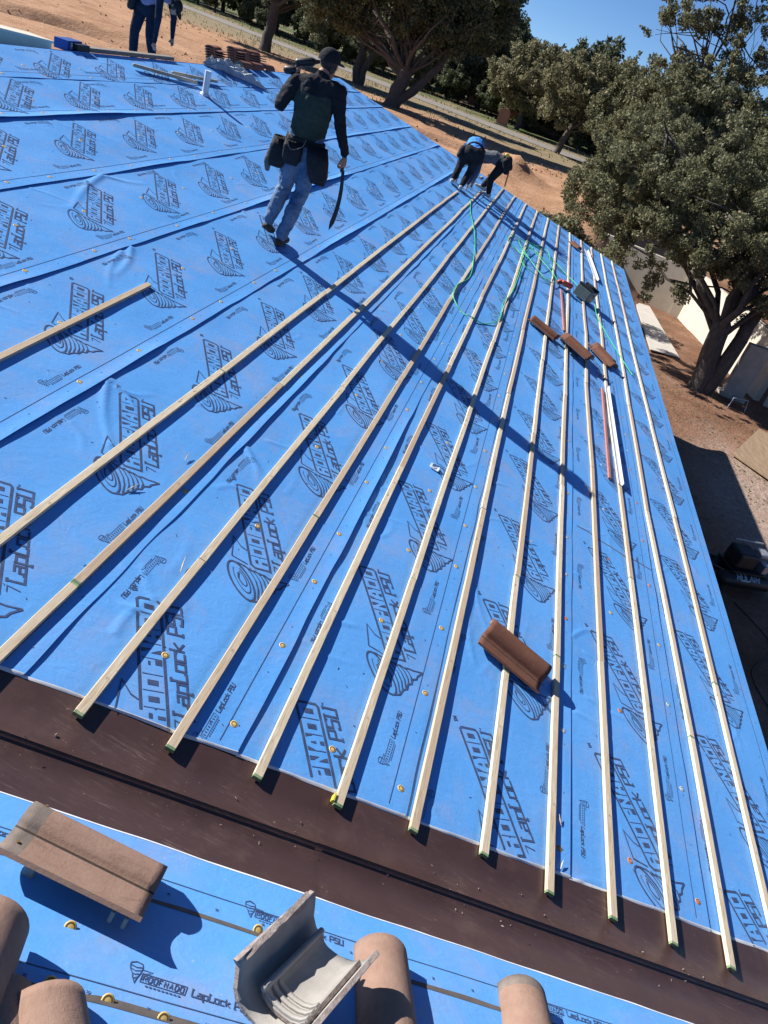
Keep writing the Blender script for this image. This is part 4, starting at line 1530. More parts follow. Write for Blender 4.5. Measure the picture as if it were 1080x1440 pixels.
# red nailer / tool and green nail box
def nailer():
    r = empty('nail_gun', A(1.06, 13.42, 0.03), 'red nail gun resting on a batten beside the green nail box', 'nail gun')
    r.rotation_euler = (AX @ Matrix.Rotation(0.5, 3, 'Z')).to_euler()
    v, f = tube_geo([(-0.10, 0, 0.09), (0.08, 0, 0.09)], [0.042, 0.05], 12)
    child_mesh(r, 'cylinder_head', pyd('h', v, f), 'red_tool', True)
    v, f = tube_geo([(0.02, 0.0, 0.09), (0.04, 0.20, 0.06)], [0.022, 0.02], 10)
    child_mesh(r, 'handle', pyd('h', v, f), 'black_plastic', True)
    v, f = tube_geo([(-0.10, 0, 0.09), (-0.2, 0, 0.055)], [0.025, 0.014], 8)
    child_mesh(r, 'nose', pyd('h', v, f), 'dark_steel', True)
    v, f = tube_geo([(-0.14, 0.05, 0.05), (-0.02, 0.17, 0.05)], [0.045, 0.045], 12)
    child_mesh(r, 'magazine', pyd('h', v, f), 'red_tool', True)
nailer()
def nailbox():
    r = empty('nail_box', A(1.45, 13.68, 0.035), 'green and black nail box on the battens right of the red tool', 'box')
    r.rotation_euler = (AX @ Matrix.Rotation(-0.45, 3, 'Z')).to_euler()
    bm = bmesh.new(); add_box(bm, (0, 0, 0.10), (0.30, 0.36, 0.20), bevel=0.012)
    child_mesh(r, 'box', bm_mesh('b', bm), 'green_box')
    bm = bmesh.new(); add_box(bm, (0, 0.155, 0.222), (0.31, 0.06, 0.04), bevel=0.01); add_box(bm, (0, -0.155, 0.222), (0.31, 0.06, 0.04), bevel=0.01)
    child_mesh(r, 'rim', bm_mesh('b', bm), 'black_plastic')
    bm = bmesh.new(); add_box(bm, (0.02, 0, 0.235), (0.10, 0.24, 0.05), bevel=0.01)
    child_mesh(r, 'handle', bm_mesh('b', bm), 'black_plastic')
    bm = bmesh.new(); add_box(bm, (-0.156, 0, 0.10), (0.008, 0.24, 0.12), bevel=0.002)
    child_mesh(r, 'label_panel', bm_mesh('b', bm), 'grey_metal')
nailbox()

def hose(name, label, pts, r=0.0062):
    P = []
    for p in pts:
        s, y = p[0], p[1]
        h = p[2] if len(p) > 2 else 0.016
        near = min(abs(s - b) for b in press_rows)
        if near < 0.05:
            h = max(h, 0.041)
        P.append(A(s, y, h))
    P = catmull(P, 7)
    o = tube(name, P, r, 'hose_green', None, 6)
    tag(o, label, 'hose')
    return o
hose('air_hose', 'green air hose looping down the battens from the crouching workers',
     [(-1.28, 15.5), (-1.10, 14.4), (-0.907, 13.38), (-0.73, 12.5), (-0.60, 11.3), (-0.501, 10.27), (-0.589, 9.37), (-0.54, 8.8), (-0.35, 8.58), (-0.248, 8.55), (-0.05, 8.72), (0.1, 9.2), (0.075, 9.98), (0.14, 10.7), (0.161, 11.3), (0.17, 12.5), (0.161, 13.6), (0.0, 14.0), (-0.249, 14.14)])
hose('air_hose', 'tangled green air hose heaped across the middle battens',
     [(-0.25, 14.16, .03), (-0.22, 14.8, .05), (0.14, 15.05, .05), (0.50, 14.65, .05), (0.77, 14.38, .05), (0.73, 13.3, .05), (0.44, 12.9, .05), (0.12, 13.2, .06), (0.24, 14.9, .07), (0.54, 15.75, .06), (0.67, 14.8, .06), (0.40, 13.6, .08), (0.05, 13.9, .08), (0.20, 14.5, .09), (0.62, 14.0, .08), (0.86, 13.6, .06), (0.72, 13.0, .06), (0.35, 13.4, .08), (-0.05, 14.5, .08), (0.25, 15.2, .07), (0.75, 15.1, .05), (0.95, 14.9, .05), (1.05, 14.7, .05), (1.27, 14.4, .06), (1.40, 14.0, .10), (1.55, 13.7, .20), (1.68, 13.35, .10), (1.78, 12.9, .04), (1.95, 12.2, .04), (2.2, 11.3, .03), (2.36, 10.9, .03)])

# loose offcut of clear wrap
sc_ = empty('wrapper', A(0.0, 4.74, 0.012), 'small crumpled clear wrapper on the blue sheeting', 'wrapper')
V, F = [], []
for i in range(5):
    for j in range(4):
        V.append((0.02 * (i - 2) + random.uniform(-.004, .004), 0.022 * (j - 1.5) + random.uniform(-.004, .004), 0.006 + 0.016 * random.random()))
for i in range(4):
    for j in range(3):
        F.append((i * 4 + j, i * 4 + j + 1, i * 4 + j + 5, i * 4 + j + 4))
child_mesh(sc_, 'film', pyd('film', V, F), 'cap_clear')
sc_.rotation_euler = AX.to_euler()

# splinters and chips of batten
for i, (s, y) in enumerate(((-0.966, 2.475), (1.20, 2.35), (1.215, 2.12), (-1.40, 2.75), (-1.33, 3.2), (0.9, 4.6))):
    L = random.uniform(0.04, 0.10)
    r = 0.0035
    an = random.uniform(0.6, 2.2)
    d = DN * math.cos(an) + AL * math.sin(an)
    k = next(i for i, b in enumerate(LAPS) if s <= b)
    c = A(s, y, 0.018)
    o = tube('splinter', [c - d * L / 2, c + NAv * 0.004, c + d * L / 2 + NAv * 0.010], [r * 0.4, r, r * 0.3], 'wood', None, 5)
    tag(o, 'pale wood splinter lying on the blue sheeting', 'splinter', 'splinters on the sheeting')

# ------------------------------------------------------------------ along the ridge
def ridge_things():
    # dark board lying along the ridge
    a, b = C_(0.06, 8.62, 0.02), C_(0.06, 10.85, 0.02)
    M = frame(None, b - a, (a + b) / 2, (0, 0, 1))
    o = empty('ridge_board', (a + b) / 2, 'dark weathered board lying along the ridge under the bending worker', 'board')
    o.rotation_euler = M.to_3x3().to_euler()
    bm = bmesh.new(); add_box(bm, (0, 0.1, 0.03), (0.10, 2.05, 0.045), bevel=0.005)
    child_mesh(o, 'plank', bm_mesh('p', bm), 'grey_wood')
    bm = bmesh.new(); add_box(bm, (0, -1.07, 0.035), (0.11, 0.24, 0.075), bevel=0.005)
    child_mesh(o, 'end_block', bm_mesh('p', bm), 'black_plastic')
    # blue drink carton with white lettering
    c = empty('drink_carton', C_(0.10, 8.62, 0.015), 'blue drink carton with white lettering standing on the ridge', 'carton')
    c.rotation_euler = (0, 0, 0.10)
    bm = bmesh.new(); add_box(bm, (-0.06, 0, 0.052), (0.16, 0.29, 0.105), bevel=0.006)
    child_mesh(c, 'box', bm_mesh('b', bm), 'carton_blue')
    bm = bmesh.new(); add_box(bm, (-0.06, -0.165, 0.052), (0.16, 0.035, 0.105), bevel=0.003)
    child_mesh(c, 'end_flap', bm_mesh('b', bm), 'carton_blue')
    pr = Print()
    text_strokes(pr, 'PEPSI', -0.115, 0.030, 0.052, 0.2, 0.1, 0.95)
    V = [(0.0215 + 0.00002 * z, a, b) for (a, b), z in zip(pr.v, pr.z)]
    child_mesh(c, 'lettering', pyd('t', V, [tuple(f) for f in pr.f]), 'paper_white')
    # low pale upstand further down the rear slope
    w = empty('parapet_upstand', Vector((-7.05, 9.1, 0.95)), 'low pale upstand wall behind the ridge at the upper left', 'wall')
    bm = bmesh.new()
    V = [(-7.0, 6.5, 0.9), (-7.0, 10.38, 0.9), (-7.0, 10.38, 1.12), (-7.0, 6.5, 1.40), (-7.35, 6.5, 0.8), (-7.35, 10.38, 0.8), (-7.35, 10.38, 1.10), (-7.35, 6.5, 1.38)]
    vs = [bm.verts.new(v) for v in V]
    for f in ((0, 1, 2, 3), (5, 4, 7, 6), (3, 2, 6, 7), (1, 5, 6, 2), (4, 0, 3, 7)):
        bm.faces.new([vs[i] for i in f])
    o = obj('upstand', bm_mesh('u', bm), 'plaster', w)
    bm = bmesh.new()
    add_box(bm, (-7.17, 8.44, 1.273), (0.42, 3.95, 0.03), mtx=None)
    me = bm_mesh('cap', bm)
    for v in me.vertices:
        v.co.z += (8.44 - v.co.y) * 0.0722
    obj('coping', me, 'plaster', w)
    # two pale rods and a white vent pipe
    for (p0, p1, lab) in (((-5.344, 9.30), (-5.03, 10.40), 'pale rod lying on the blue sheeting near the ridge, the longer one'), ((-5.236, 10.10), (-5.08, 11.15), 'pale rod lying on the blue sheeting near the ridge, beside the white pipe')):
        a, b = A(*p0, 0.045), A(*p1, 0.045)
        o = tube('wooden_rod', [a, (a + b) / 2, b], 0.021, 'buff_rod', None, 8)
        tag(o, lab, 'rod')
    v0 = A(-4.80, 10.24, 0.0)
    r = empty('vent_pipe', v0, 'white plastic vent pipe standing out of the blue sheeting near the ridge', 'pipe')
    v, f = tube_geo([v0 + Vector((0, 0, -0.05)), v0 + Vector((0.01, 0, 0.30))], [0.042, 0.042], 14, round_ends=False)
    put(obj('pipe', pyd('p', v, f), 'white_pvc', None), r)
    v, f = tube_geo([v0 + Vector((0, 0, 0.005)), v0 + Vector((0, 0, 0.04))], [0.075, 0.05], 14, round_ends=False)
    put(obj('collar', pyd('p', v, f), 'white_pvc', None), r)
    # rumpled cloth thrown over the ridge
    n, m = 40, 26
    V = []
    for i in range(n):
        for j in range(m):
            u, w_ = i / (n - 1), j / (m - 1)
            y = 11.75 + 1.15 * u + 0.10 * mnoise.noise((u * 3, w_ * 3, 1))
            s = RIDGE - 0.10 + (0.10 + 0.42 * u) * w_ + 0.30 * u * u + 0.08 * mnoise.noise((u * 4, w_ * 4, 5))
            fold = 0.04 + 0.11 * abs(mnoise.noise((u * 6, w_ * 5, 2))) + 0.05 * max(0, mnoise.noise((u * 11, w_ * 9, 8)))
            edge = min(1, 6 * min(u, 1 - u, w_, 1 - w_))
            V.append(A(max(s, RIDGE - 0.02), y, 0.018 + fold * edge * 1.2))
    F = [(i * m + j, i * m + j + 1, (i + 1) * m + j + 1, (i + 1) * m + j) for i in range(n - 1) for j in range(m - 1)]
    o = obj('tarp', pyd('tarp', V, F), 'tarp_cloth', None, True)
    tag(o, 'rumpled pale grey cloth thrown over the ridge by the tile stacks', 'cloth')
    # stacks of red tiles on the rear slope: every tile a thing
    prof = s_profile(0.30, 0.05, 0.0, 0.02)
    proto = None
    for si, (d, y0, n, lab) in enumerate(((0.42, 12.75, 8, 'red roof tile in the left stack behind the ridge'), (0.48, 13.75, 9, 'red roof tile in the middle stack behind the ridge'), (0.55, 14.55, 9, 'red roof tile in the right stack behind the ridge'))):
        for i in range(n):
            od = ('lowest', 'second', 'third', 'fourth', 'fifth', 'sixth', 'seventh', 'eighth', 'topmost')
            nm_ = 'topmost' if i == n - 1 else od[i] if i == 0 else od[i] + ' from the bottom'
            lab_i = lab.replace('red roof tile in', 'red roof tile, ' + nm_ + ' in')
            M = frame(None, (0.15 * (si - 1), 1, 0), C_(d, y0, 0.02 + 0.036 * i), (0, 0, 1))
            if proto is None:
                proto = roof_tile('stacked_tile', lab_i, M, 'tile_red', 0.42, prof, group='tiles in the left stack')
            else:
                r = proto.copy(); COL.objects.link(r)
                r.location = M.translation
                r.rotation_euler = M.to_3x3().to_euler()
                r['label'] = lab_i
                r['group'] = ('tiles in the left stack', 'tiles in the middle stack', 'tiles in the right stack')[si]
                for ch in proto.children:
                    c2 = ch.copy(); COL.objects.link(c2); c2.parent = r; c2.matrix_parent_inverse = ch.matrix_parent_inverse.copy()
    # three half-round tiles on the ridge
    for i, y in enumerate((13.15, 13.65, 14.2)):
        M = frame(None, (0.05, 1, 0), Vector((rx - 0.03, y, rz + 0.02)), (0, 0, 1))
        barrel('ridge_tile', ('red half-round tile on the ridge next to the grey cloth', 'middle red half-round tile on the ridge', 'red half-round tile on the ridge behind the walking worker')[i], M, 'tile_red', 0.42, 0.10, 0.85)
ridge_things()

# torn seam in the sheeting
pl = Print()
pl.strip([(1.32, 5.30), (1.45, 5.325), (1.55, 5.308), (1.80, 5.314), (1.94, 5.36), (2.09, 5.368)], 0.012, maxlen=0.03)
V2 = np.array(pl.v)
H = np.array([float(sheet_h(9, np.array([a]), np.array([b]))[0]) for a, b in V2]) + 0.0016
me = np_mesh('sheet_seam', A_np(V2[:, 0], V2[:, 1], H), np.array(pl.f))
obj('sheet_seam', me, 'seal_strip', slopeA)

# ------------------------------------------------------------------ people
def make_body(name, prims, voxel, parent, mats, amp=0.004, smooth=5):
    """prims: (pts, radii, material index, flat, side).  One continuous voxel-fused surface."""
    V, F = [], []
    for pr in prims:
        pts, rad = pr[0], pr[1]
        flat = pr[3] if len(pr) > 3 else 1.0
        side = pr[4] if len(pr) > 4 else None
        v, f = tube_geo(pts, rad, 14, flat, side)
        b = len(V)
        V += v
        F += [tuple(i + b for i in q) for q in f]
    me = pyd('tmp', V, F)
    bm = bmesh.new()
    bm.from_mesh(me)
    bmesh.ops.recalc_face_normals(bm, faces=bm.faces)
    bm.to_mesh(me)
    bm.free()
    o = bpy.data.objects.new('tmp', me)
    COL.objects.link(o)
    md = o.modifiers.new('r', 'REMESH')
    md.mode = 'VOXEL'
    md.voxel_size = voxel
    sm = o.modifiers.new('s', 'SMOOTH')
    sm.factor = 0.5
    sm.iterations = smooth
    dg = bpy.context.evaluated_depsgraph_get()
    ev = o.evaluated_get(dg)
    res = bpy.data.meshes.new_from_object(ev, depsgraph=dg)
    bpy.data.objects.remove(o)
    n = len(res.vertices)
    co = np.empty(n * 3, np.float32)
    res.vertices.foreach_get('co', co)
    co = co.reshape(-1, 3)
    no = np.empty(n * 3, np.float32)
    res.vertices.foreach_get('normal', no)
    no = no.reshape(-1, 3)
    # nearest primitive decides the cloth
    best = np.full(n, 1e9)
    idx = np.zeros(n, int)
    for pr in prims:
        pts = np.array([tuple(p) for p in pr[0]], float)
        rad = pr[1] if not isinstance(pr[1], (int, float)) else [pr[1]] * len(pts)
        flat = pr[3] if len(pr) > 3 else 1.0
        for a, b, ra, rb in zip(pts[:-1], pts[1:], rad[:-1], rad[1:]):
            ab = b - a
            t = np.clip(((co - a) @ ab) / (ab @ ab + 1e-12), 0, 1)
            c = a + t[:, None] * ab
            d = np.linalg.norm(co - c, axis=1) - (ra + (rb - ra) * t) * (0.5 + 0.5 * flat)
            hit = d < best
            best[hit] = d[hit]
            idx[hit] = pr[2]
    if amp:
        soft = np.array([1.0 if m not in ('skin', 'hair') else 0.0 for m in mats])[idx]
        w = np.array([mnoise.noise((float(x) * 11, float(y) * 11, float(z) * 7)) + 0.6 * mnoise.noise((float(x) * 24, float(y) * 24, float(z) * 30)) for x, y, z in co])
        co = co + no * (w * soft * amp)[:, None]
        res.vertices.foreach_set('co', co.astype(np.float32).ravel())
    pi = []
    for p in res.polygons:
        c = [idx[v] for v in p.vertices]
        pi.append(max(set(c), key=c.count))
    res.polygons.foreach_set('material_index', pi)
    res.update()
    res.name = name
    b = obj(name, res, None, None, True)
    for m in mats:
        res.materials.append(MAT[m])
    res.polygons.foreach_set('material_index', pi)
    put(b, parent)
    return b

def L3(*a):
    return [Vector(p) for p in a]

def mesh_blob(name, prims, voxel, parent, mat, smooth=3, amp=0.0):
    return make_body(name, [(p[0], p[1], 0) + tuple(p[2:]) for p in prims], voxel, parent, [mat], amp, smooth)

def hand_prims(wrist, d, palm_n, mi, curl=0.9, size=1.0, thumb_side=1):
    """palm with five fingers of different lengths; d = direction of the hand, palm_n = way the palm faces"""
    d = Vector(d).normalized()
    n = Vector(palm_n)
    n = (n - d * n.dot(d)).normalized()
    sd = d.cross(n) * thumb_side
    w = Vector(wrist)
    out = [([w, w + d * 0.05 * size, w + d * 0.085 * size], [0.026 * size, 0.036 * size, 0.034 * size], mi, 0.45, sd)]
    for i, (off, ln) in enumerate(((0.028, 0.066), (0.010, 0.076), (-0.009, 0.071), (-0.027, 0.054))):
        b = w + d * 0.085 * size + sd * off * size
        a = curl
        p1 = b + (d * math.cos(a * 0.5) + n * math.sin(a * 0.5)) * ln * 0.45 * size
        p2 = p1 + (d * math.cos(a * 1.3) + n * math.sin(a * 1.3)) * ln * 0.32 * size
        p3 = p2 + (d * math.cos(a * 2.0) + n * math.sin(a * 2.0)) * ln * 0.25 * size
        out.append(([b, p1, p2, p3], [0.0095 * size, 0.009 * size, 0.0085 * size, 0.007 * size], mi))
    b = w + d * 0.03 * size + sd * 0.030 * size
    p1 = b + (d * 0.7 + sd * 0.6 + n * 0.3).normalized() * 0.04 * size
    p2 = p1 + (d * 0.9 + sd * 0.05 + n * 0.5).normalized() * 0.032 * size
    out.append(([b, p1, p2], [0.012 * size, 0.0105 * size, 0.009 * size], mi))
    return out

def head_prims(c, fwd, up, skin, hair, sc=1.0):
    """skull, face with nose, brow, lips and chin, ears, short hair"""
    f = Vector(fwd).normalized()
    u = Vector(up)
    u = (u - f * u.dot(f)).normalized()
    s = f.cross(u)
    c = Vector(c)
    k = sc
    out = [([c + u * 0.045 * k - f * 0.012 * k, c + u * 0.012 * k], [0.082 * k, 0.076 * k], hair, 1.15, s),
           ([c + u * 0.035 * k + f * 0.035 * k, c - u * 0.075 * k + f * 0.045 * k], [0.066 * k, 0.045 * k], skin, 1.0, s),
           ([c + f * 0.092 * k + u * 0.005 * k, c + f * 0.110 * k - u * 0.028 * k], [0.011 * k, 0.015 * k], skin),
           ([c + f * 0.085 * k + u * 0.022 * k + s * 0.03 * k, c + f * 0.085 * k + u * 0.022 * k - s * 0.03 * k], [0.014 * k, 0.014 * k], skin),
           ([c + f * 0.088 * k - u * 0.055 * k + s * 0.018 * k, c + f * 0.088 * k - u * 0.055 * k - s * 0.018 * k], [0.012 * k, 0.012 * k], skin)]
    for sg in (1, -1):
        out.append(([c + s * 0.080 * sg * k + u * 0.022 * k - f * 0.004 * k, c + s * 0.078 * sg * k - u * 0.022 * k], [0.016 * k, 0.011 * k], skin, 0.5, f))
    return out

def cap_hat(parent, c, fwd, up, mat, sc=1.0, brim=True):
    f = Vector(fwd).normalized()
    u = Vector(up)
    u = (u - f * u.dot(f)).normalized()
    s = f.cross(u)
    c = Vector(c)
    V, F = [], []
    seg, rings = 20, 7
    for i in range(rings):
        t = i / (rings - 1)
        a = t * math.pi / 2
        r = 0.100 * sc * math.cos(a * 0.96)
        z = 0.010 * sc + 0.105 * sc * math.sin(a)
        for j in range(seg):
            an = 2 * math.pi * j / seg
            V.append(c + u * z + s * (r * 0.93 * math.cos(an)) + f * (r * 1.12 * math.sin(an) - 0.006))
    for i in range(rings - 1):
        for j in range(seg):
            F.append((i * seg + j, i * seg + (j + 1) % seg, (i + 1) * seg + (j + 1) % seg, (i + 1) * seg + j))
    F.append(tuple(range((rings - 1) * seg, rings * seg)))
    cp = put(obj('cap', pyd('cap', V, F), mat, None, True), parent)
    if brim:
        V, F = [], []
        n = 10
        for i in range(n + 1):
            an = math.pi * i / n
            x, y = math.cos(an), math.sin(an)
            p0 = c + u * 0.018 * sc + s * (0.088 * sc * x) + f * (0.075 * sc + 0.03 * sc * y)
            p1 = c + u * (0.010 - 0.012 * y) * sc + s * (0.080 * sc * x) + f * (0.085 * sc + 0.105 * sc * y)
            V += [p0, p1, p0 - u * 0.005 * sc, p1 - u * 0.005 * sc]
        for i in range(n):
            a, b = 4 * i, 4 * i + 4
            F += [(a, a + 1, b + 1, b), (a + 2, b + 2, b + 3, a + 3), (a + 1, a + 3, b + 3, b + 1)]
        put(obj('brim', pyd('brim', V, F), mat, None, True), cp)
    return cp

Z = Vector((0, 0, 1))

def worker_main():
    zr = lambda x: -x * TA + 0.016
    root = empty('person', (-2.24, 6.92, zr(-2.24)), 'worker in green and black shirt, jeans and cap walking across the blue slope', 'person')
    mats = ['denim', 'green_cloth', 'black_cloth', 'skin', 'hair', 'boot_leather']
    fw = Vector((-0.12, 0.99, 0)).normalized()
    rt = Vector((0.99, 0.12, 0)).normalized()
    hipL, hipR = Vector((-2.235, 6.96, 1.475)), Vector((-2.085, 6.97, 1.475))
    knL, knR = Vector((-2.275, 7.00, 1.085)), Vector((-2.115, 7.03, 1.075))
    anL, anR = Vector((-2.335, 6.90, 0.735)), Vector((-2.175, 6.90, 0.640))
    toL = Vector((-2.345, 7.055, zr(-2.345) + 0.035))
    toR = Vector((-2.185, 7.10, zr(-2.185) + 0.030))
    pr = []
    # legs
    pr.append(([hipL, (hipL + knL) / 2, knL, (knL * .55 + anL * .45) + Vector((0, -0.02, 0)), anL + Z * .02], [0.098, 0.090, 0.070, 0.070, 0.056], 0))
    pr.append(([hipR, (hipR + knR) / 2, knR, (knR * .55 + anR * .45) + Vector((0, -0.02, 0)), anR + Z * .02], [0.098, 0.090, 0.070, 0.070, 0.058], 0))
    pr.append(([hipL - rt * 0.01, hipR + rt * 0.01], [0.118, 0.118], 0, 0.95, Z))
    for an, to, lift in ((anL, toL, 0.06), (anR, toR, 0.0)):
        heel = Vector((an.x, an.y - 0.05, zr(an.x) + 0.045 + lift))
        pr.append(([an + Z * 0.03, an - Z * 0.03, heel + Vector((0, 0.03, 0))], [0.050, 0.047, 0.044], 5))
        pr.append(([heel, (heel + to) / 2 + Z * 0.008, to], [0.043, 0.046, 0.038], 5, 0.78, rt))
    # torso
    waist = Vector((-2.155, 6.97, 1.60))
    mid = Vector((-2.155, 6.985, 1.74))
    chest = Vector((-2.160, 7.0, 1.875))
    uch = Vector((-2.155, 7.0, 1.965))
    pr.append(([waist - Z * 0.06, waist + Z * .02, mid], [0.165, 0.165, 0.178], 1, 0.68, rt))
    pr.append(([mid, chest - Z * .03], [0.178, 0.192], 1, 0.66, rt))
    pr.append(([chest, uch], [0.190, 0.165], 2, 0.62, rt))
    shL, shR = Vector((-2.345, 6.99, 1.950)), Vector((-1.965, 7.0, 1.985))
    pr.append(([shL + rt * .02, uch + Z * .02, shR - rt * .02], [0.068, 0.075, 0.070], 2, 0.9, Z))
    neck = Vector((-2.140, 7.02, 2.04))
    head = Vector((-2.115, 7.055, 2.145))
    pr.append(([uch + Z * .03, neck + Z * 0.03], [0.062, 0.056], 3))
    pr.append(([uch + Z * .035, neck - Z * .01], [0.078, 0.066], 2))
    # right arm hanging with the blade
    elR, wrR = Vector((-1.880, 6.985, 1.735)), Vector((-1.775, 6.99, 1.525))
    pr.append(([shR, (shR + elR) / 2, elR], [0.070, 0.062, 0.052], 2))
    pr.append(([elR, (elR * .6 + wrR * .4), wrR], [0.052, 0.050, 0.037], 2))
    hd = (Vector((0.12, 0.02, -0.99))).normalized()
    pr += hand_prims(wrR - Z * 0.005, hd, (-0.9, 0.2, 0), 3, 1.25, 1.05, thumb_side=-1)
    # left arm raised, fist on the tool at the shoulder
    elL, wrL = Vector((-2.435, 6.90, 1.735)), Vector((-2.385, 7.02, 1.965))
    pr.append(([shL, (shL + elL) / 2, elL], [0.070, 0.064, 0.056], 2))
    pr.append(([elL, (elL + wrL) / 2, wrL], [0.056, 0.052, 0.038], 2))
    pr += hand_prims(wrL, (0.10, 0.10, 0.98), (0.4, 0.9, 0), 3, 1.1, 1.0, thumb_side=1)
    pr += head_prims(head, (0.10, 0.99, 0.02), Z, 3, 4, 0.98)
    make_body('body', pr, 0.0075, root, mats, 0.013, 4)
    cap_hat(root, head + Z * 0.018, (0.30, 0.95, 0.0), Z, 'black_cloth', 1.02)
    # tool belt and pouches
    bp = []
    for i in range(25):
        a = 2 * math.pi * i / 24
        bp.append(waist - Z * 0.085 + rt * (0.178 * math.cos(a)) + fw * (0.132 * math.sin(a)))
    belt = tube('tool_belt', bp, 0.030, 'pouch_leather', root, 8, flat=0.3, side=Z, round_ends=False)
    # pouches: lofted bags with an open mouth
    def pouch(c, w, d, h, tilt=0.0, back=-1):
        bm = bmesh.new()
        rows = []
        for k, (t, fx) in enumerate(((0.0, 0.98), (0.35, 1.08), (0.75, 1.02), (1.0, 0.72))):
            row = []
            for j in range(14):
                a = 2 * math.pi * j / 14
                ca_, sa_ = math.cos(a), math.sin(a)
                ca_ = math.copysign(abs(ca_) ** 0.6, ca_)
                sa_ = math.copysign(abs(sa_) ** 0.6, sa_)
                p = Vector(c) + rt * (w * fx * ca_ + tilt * t * h) + fw * (d * fx * sa_) - Z * (h * t)
                row.append(bm.verts.new(p))
            rows.append(row)
        for a, b in zip(rows[:-1], rows[1:]):
            for j in range(14):
                bm.faces.new((a[j], a[(j + 1) % 14], b[(j + 1) % 14], b[j]))
        bm.faces.new(rows[-1])
        inner = [bm.verts.new(v.co - Z * 0.05 + (Vector(c) - v.co) * 0.15) for v in rows[0]]
        for j in range(14):
            bm.faces.new((rows[0][(j + 1) % 14], rows[0][j], inner[j], inner[(j + 1) % 14]))
        bm.faces.new(inner)
        put(obj('tool_pouch', bm_mesh('pouch', bm), 'pouch_leather', None, True), root)
    pouch((-2.345, 6.90, 1.50), 0.085, 0.065, 0.26, -0.12)
    pouch((-2.215, 6.835, 1.51), 0.085, 0.045, 0.20, 0.0)
    pouch((-2.005, 6.87, 1.52), 0.095, 0.075, 0.30, 0.22)
    # pale work gloves hanging off the left pouch
    mesh_blob('work_glove', [([(-2.425, 6.88, 1.36), (-2.44, 6.87, 1.27)], [0.035, 0.042], 0.6, (1, 0, 0)), ([(-2.44, 6.87, 1.27), (-2.43, 6.87, 1.19)], [0.042, 0.026], 0.6, (1, 0, 0))], 0.012, root, 'grey_shirt', 2)
    for x0, x1 in ((-2.27, -2.12),):
        P = catmull([(x0, 6.80, 1.53), (x0 + 0.03, 6.775, 1.46), ((x0 + x1) / 2, 6.77, 1.445), (x1, 6.785, 1.49), (x1 + 0.01, 6.82, 1.55)], 5)
        tube('cord', P, 0.004, 'tile_head', root, 5)
    # long blade in the right hand
    h0 = wrR + hd * 0.085 + Vector((-0.012, 0.0, 0))
    bl = empty('machete', h0, 'long dark blade hanging from the walking worker\'s right hand', 'machete')
    d = (Vector((-1.735, 6.99, 0.93)) - h0).normalized()
    sdv = rt
    V, F = [], []
    n = 14
    Lb = 0.55
    for i in range(n + 1):
        t = i / n
        c = h0 + d * (0.05 + Lb * t) + sdv * (0.020 * math.sin(t * math.pi) - 0.045 * t * t + 0.01)
        w = 0.015 + 0.008 * t if t < 0.85 else 0.022 * max(0.0, 1 - (t - 0.85) / 0.15) ** 0.7 + 0.001
        for (a, b) in ((-w, 0.0), (0, 0.0016), (w, 0.0), (0, -0.0016)):
            V.append(c + sdv * a + fw * b)
    for i in range(n):
        for j in range(4):
            F.append((4 * i + j, 4 * i + (j + 1) % 4, 4 * i + 4 + (j + 1) % 4, 4 * i + 4 + j))
    put(obj('blade', pyd('blade', V, F), 'dark_steel', None), bl)
    v, f = tube_geo([h0 - d * 0.06, h0, h0 + d * 0.06], [0.017, 0.015, 0.018], 10)
    put(obj('handle', pyd('handle', v, f), 'black_plastic', None, True), bl)
    # black power tool carried at the shoulder
    g = empty('power_tool', (-2.385, 7.04, 2.03), 'black power tool held on the walking worker\'s left shoulder', 'power tool')
    for nm, a, b, r0, r1 in (('motor_housing', (-2.395, 7.05, 2.085), (-2.275, 7.08, 2.125), 0.034, 0.036), ('handle', (-2.385, 7.045, 2.085), (-2.375, 7.035, 1.99), 0.026, 0.026), ('battery', (-2.475, 7.03, 2.005), (-2.405, 7.03, 2.02), 0.034, 0.034), ('chuck', (-2.275, 7.08, 2.125), (-2.215, 7.095, 2.145), 0.024, 0.014)):
        v, f = tube_geo([a, (Vector(a) + Vector(b)) / 2, b], [r0, (r0 + r1) / 2, r1], 10)
        put(obj(nm, pyd(nm, v, f), 'black_plastic', None, True), g)
worker_main()

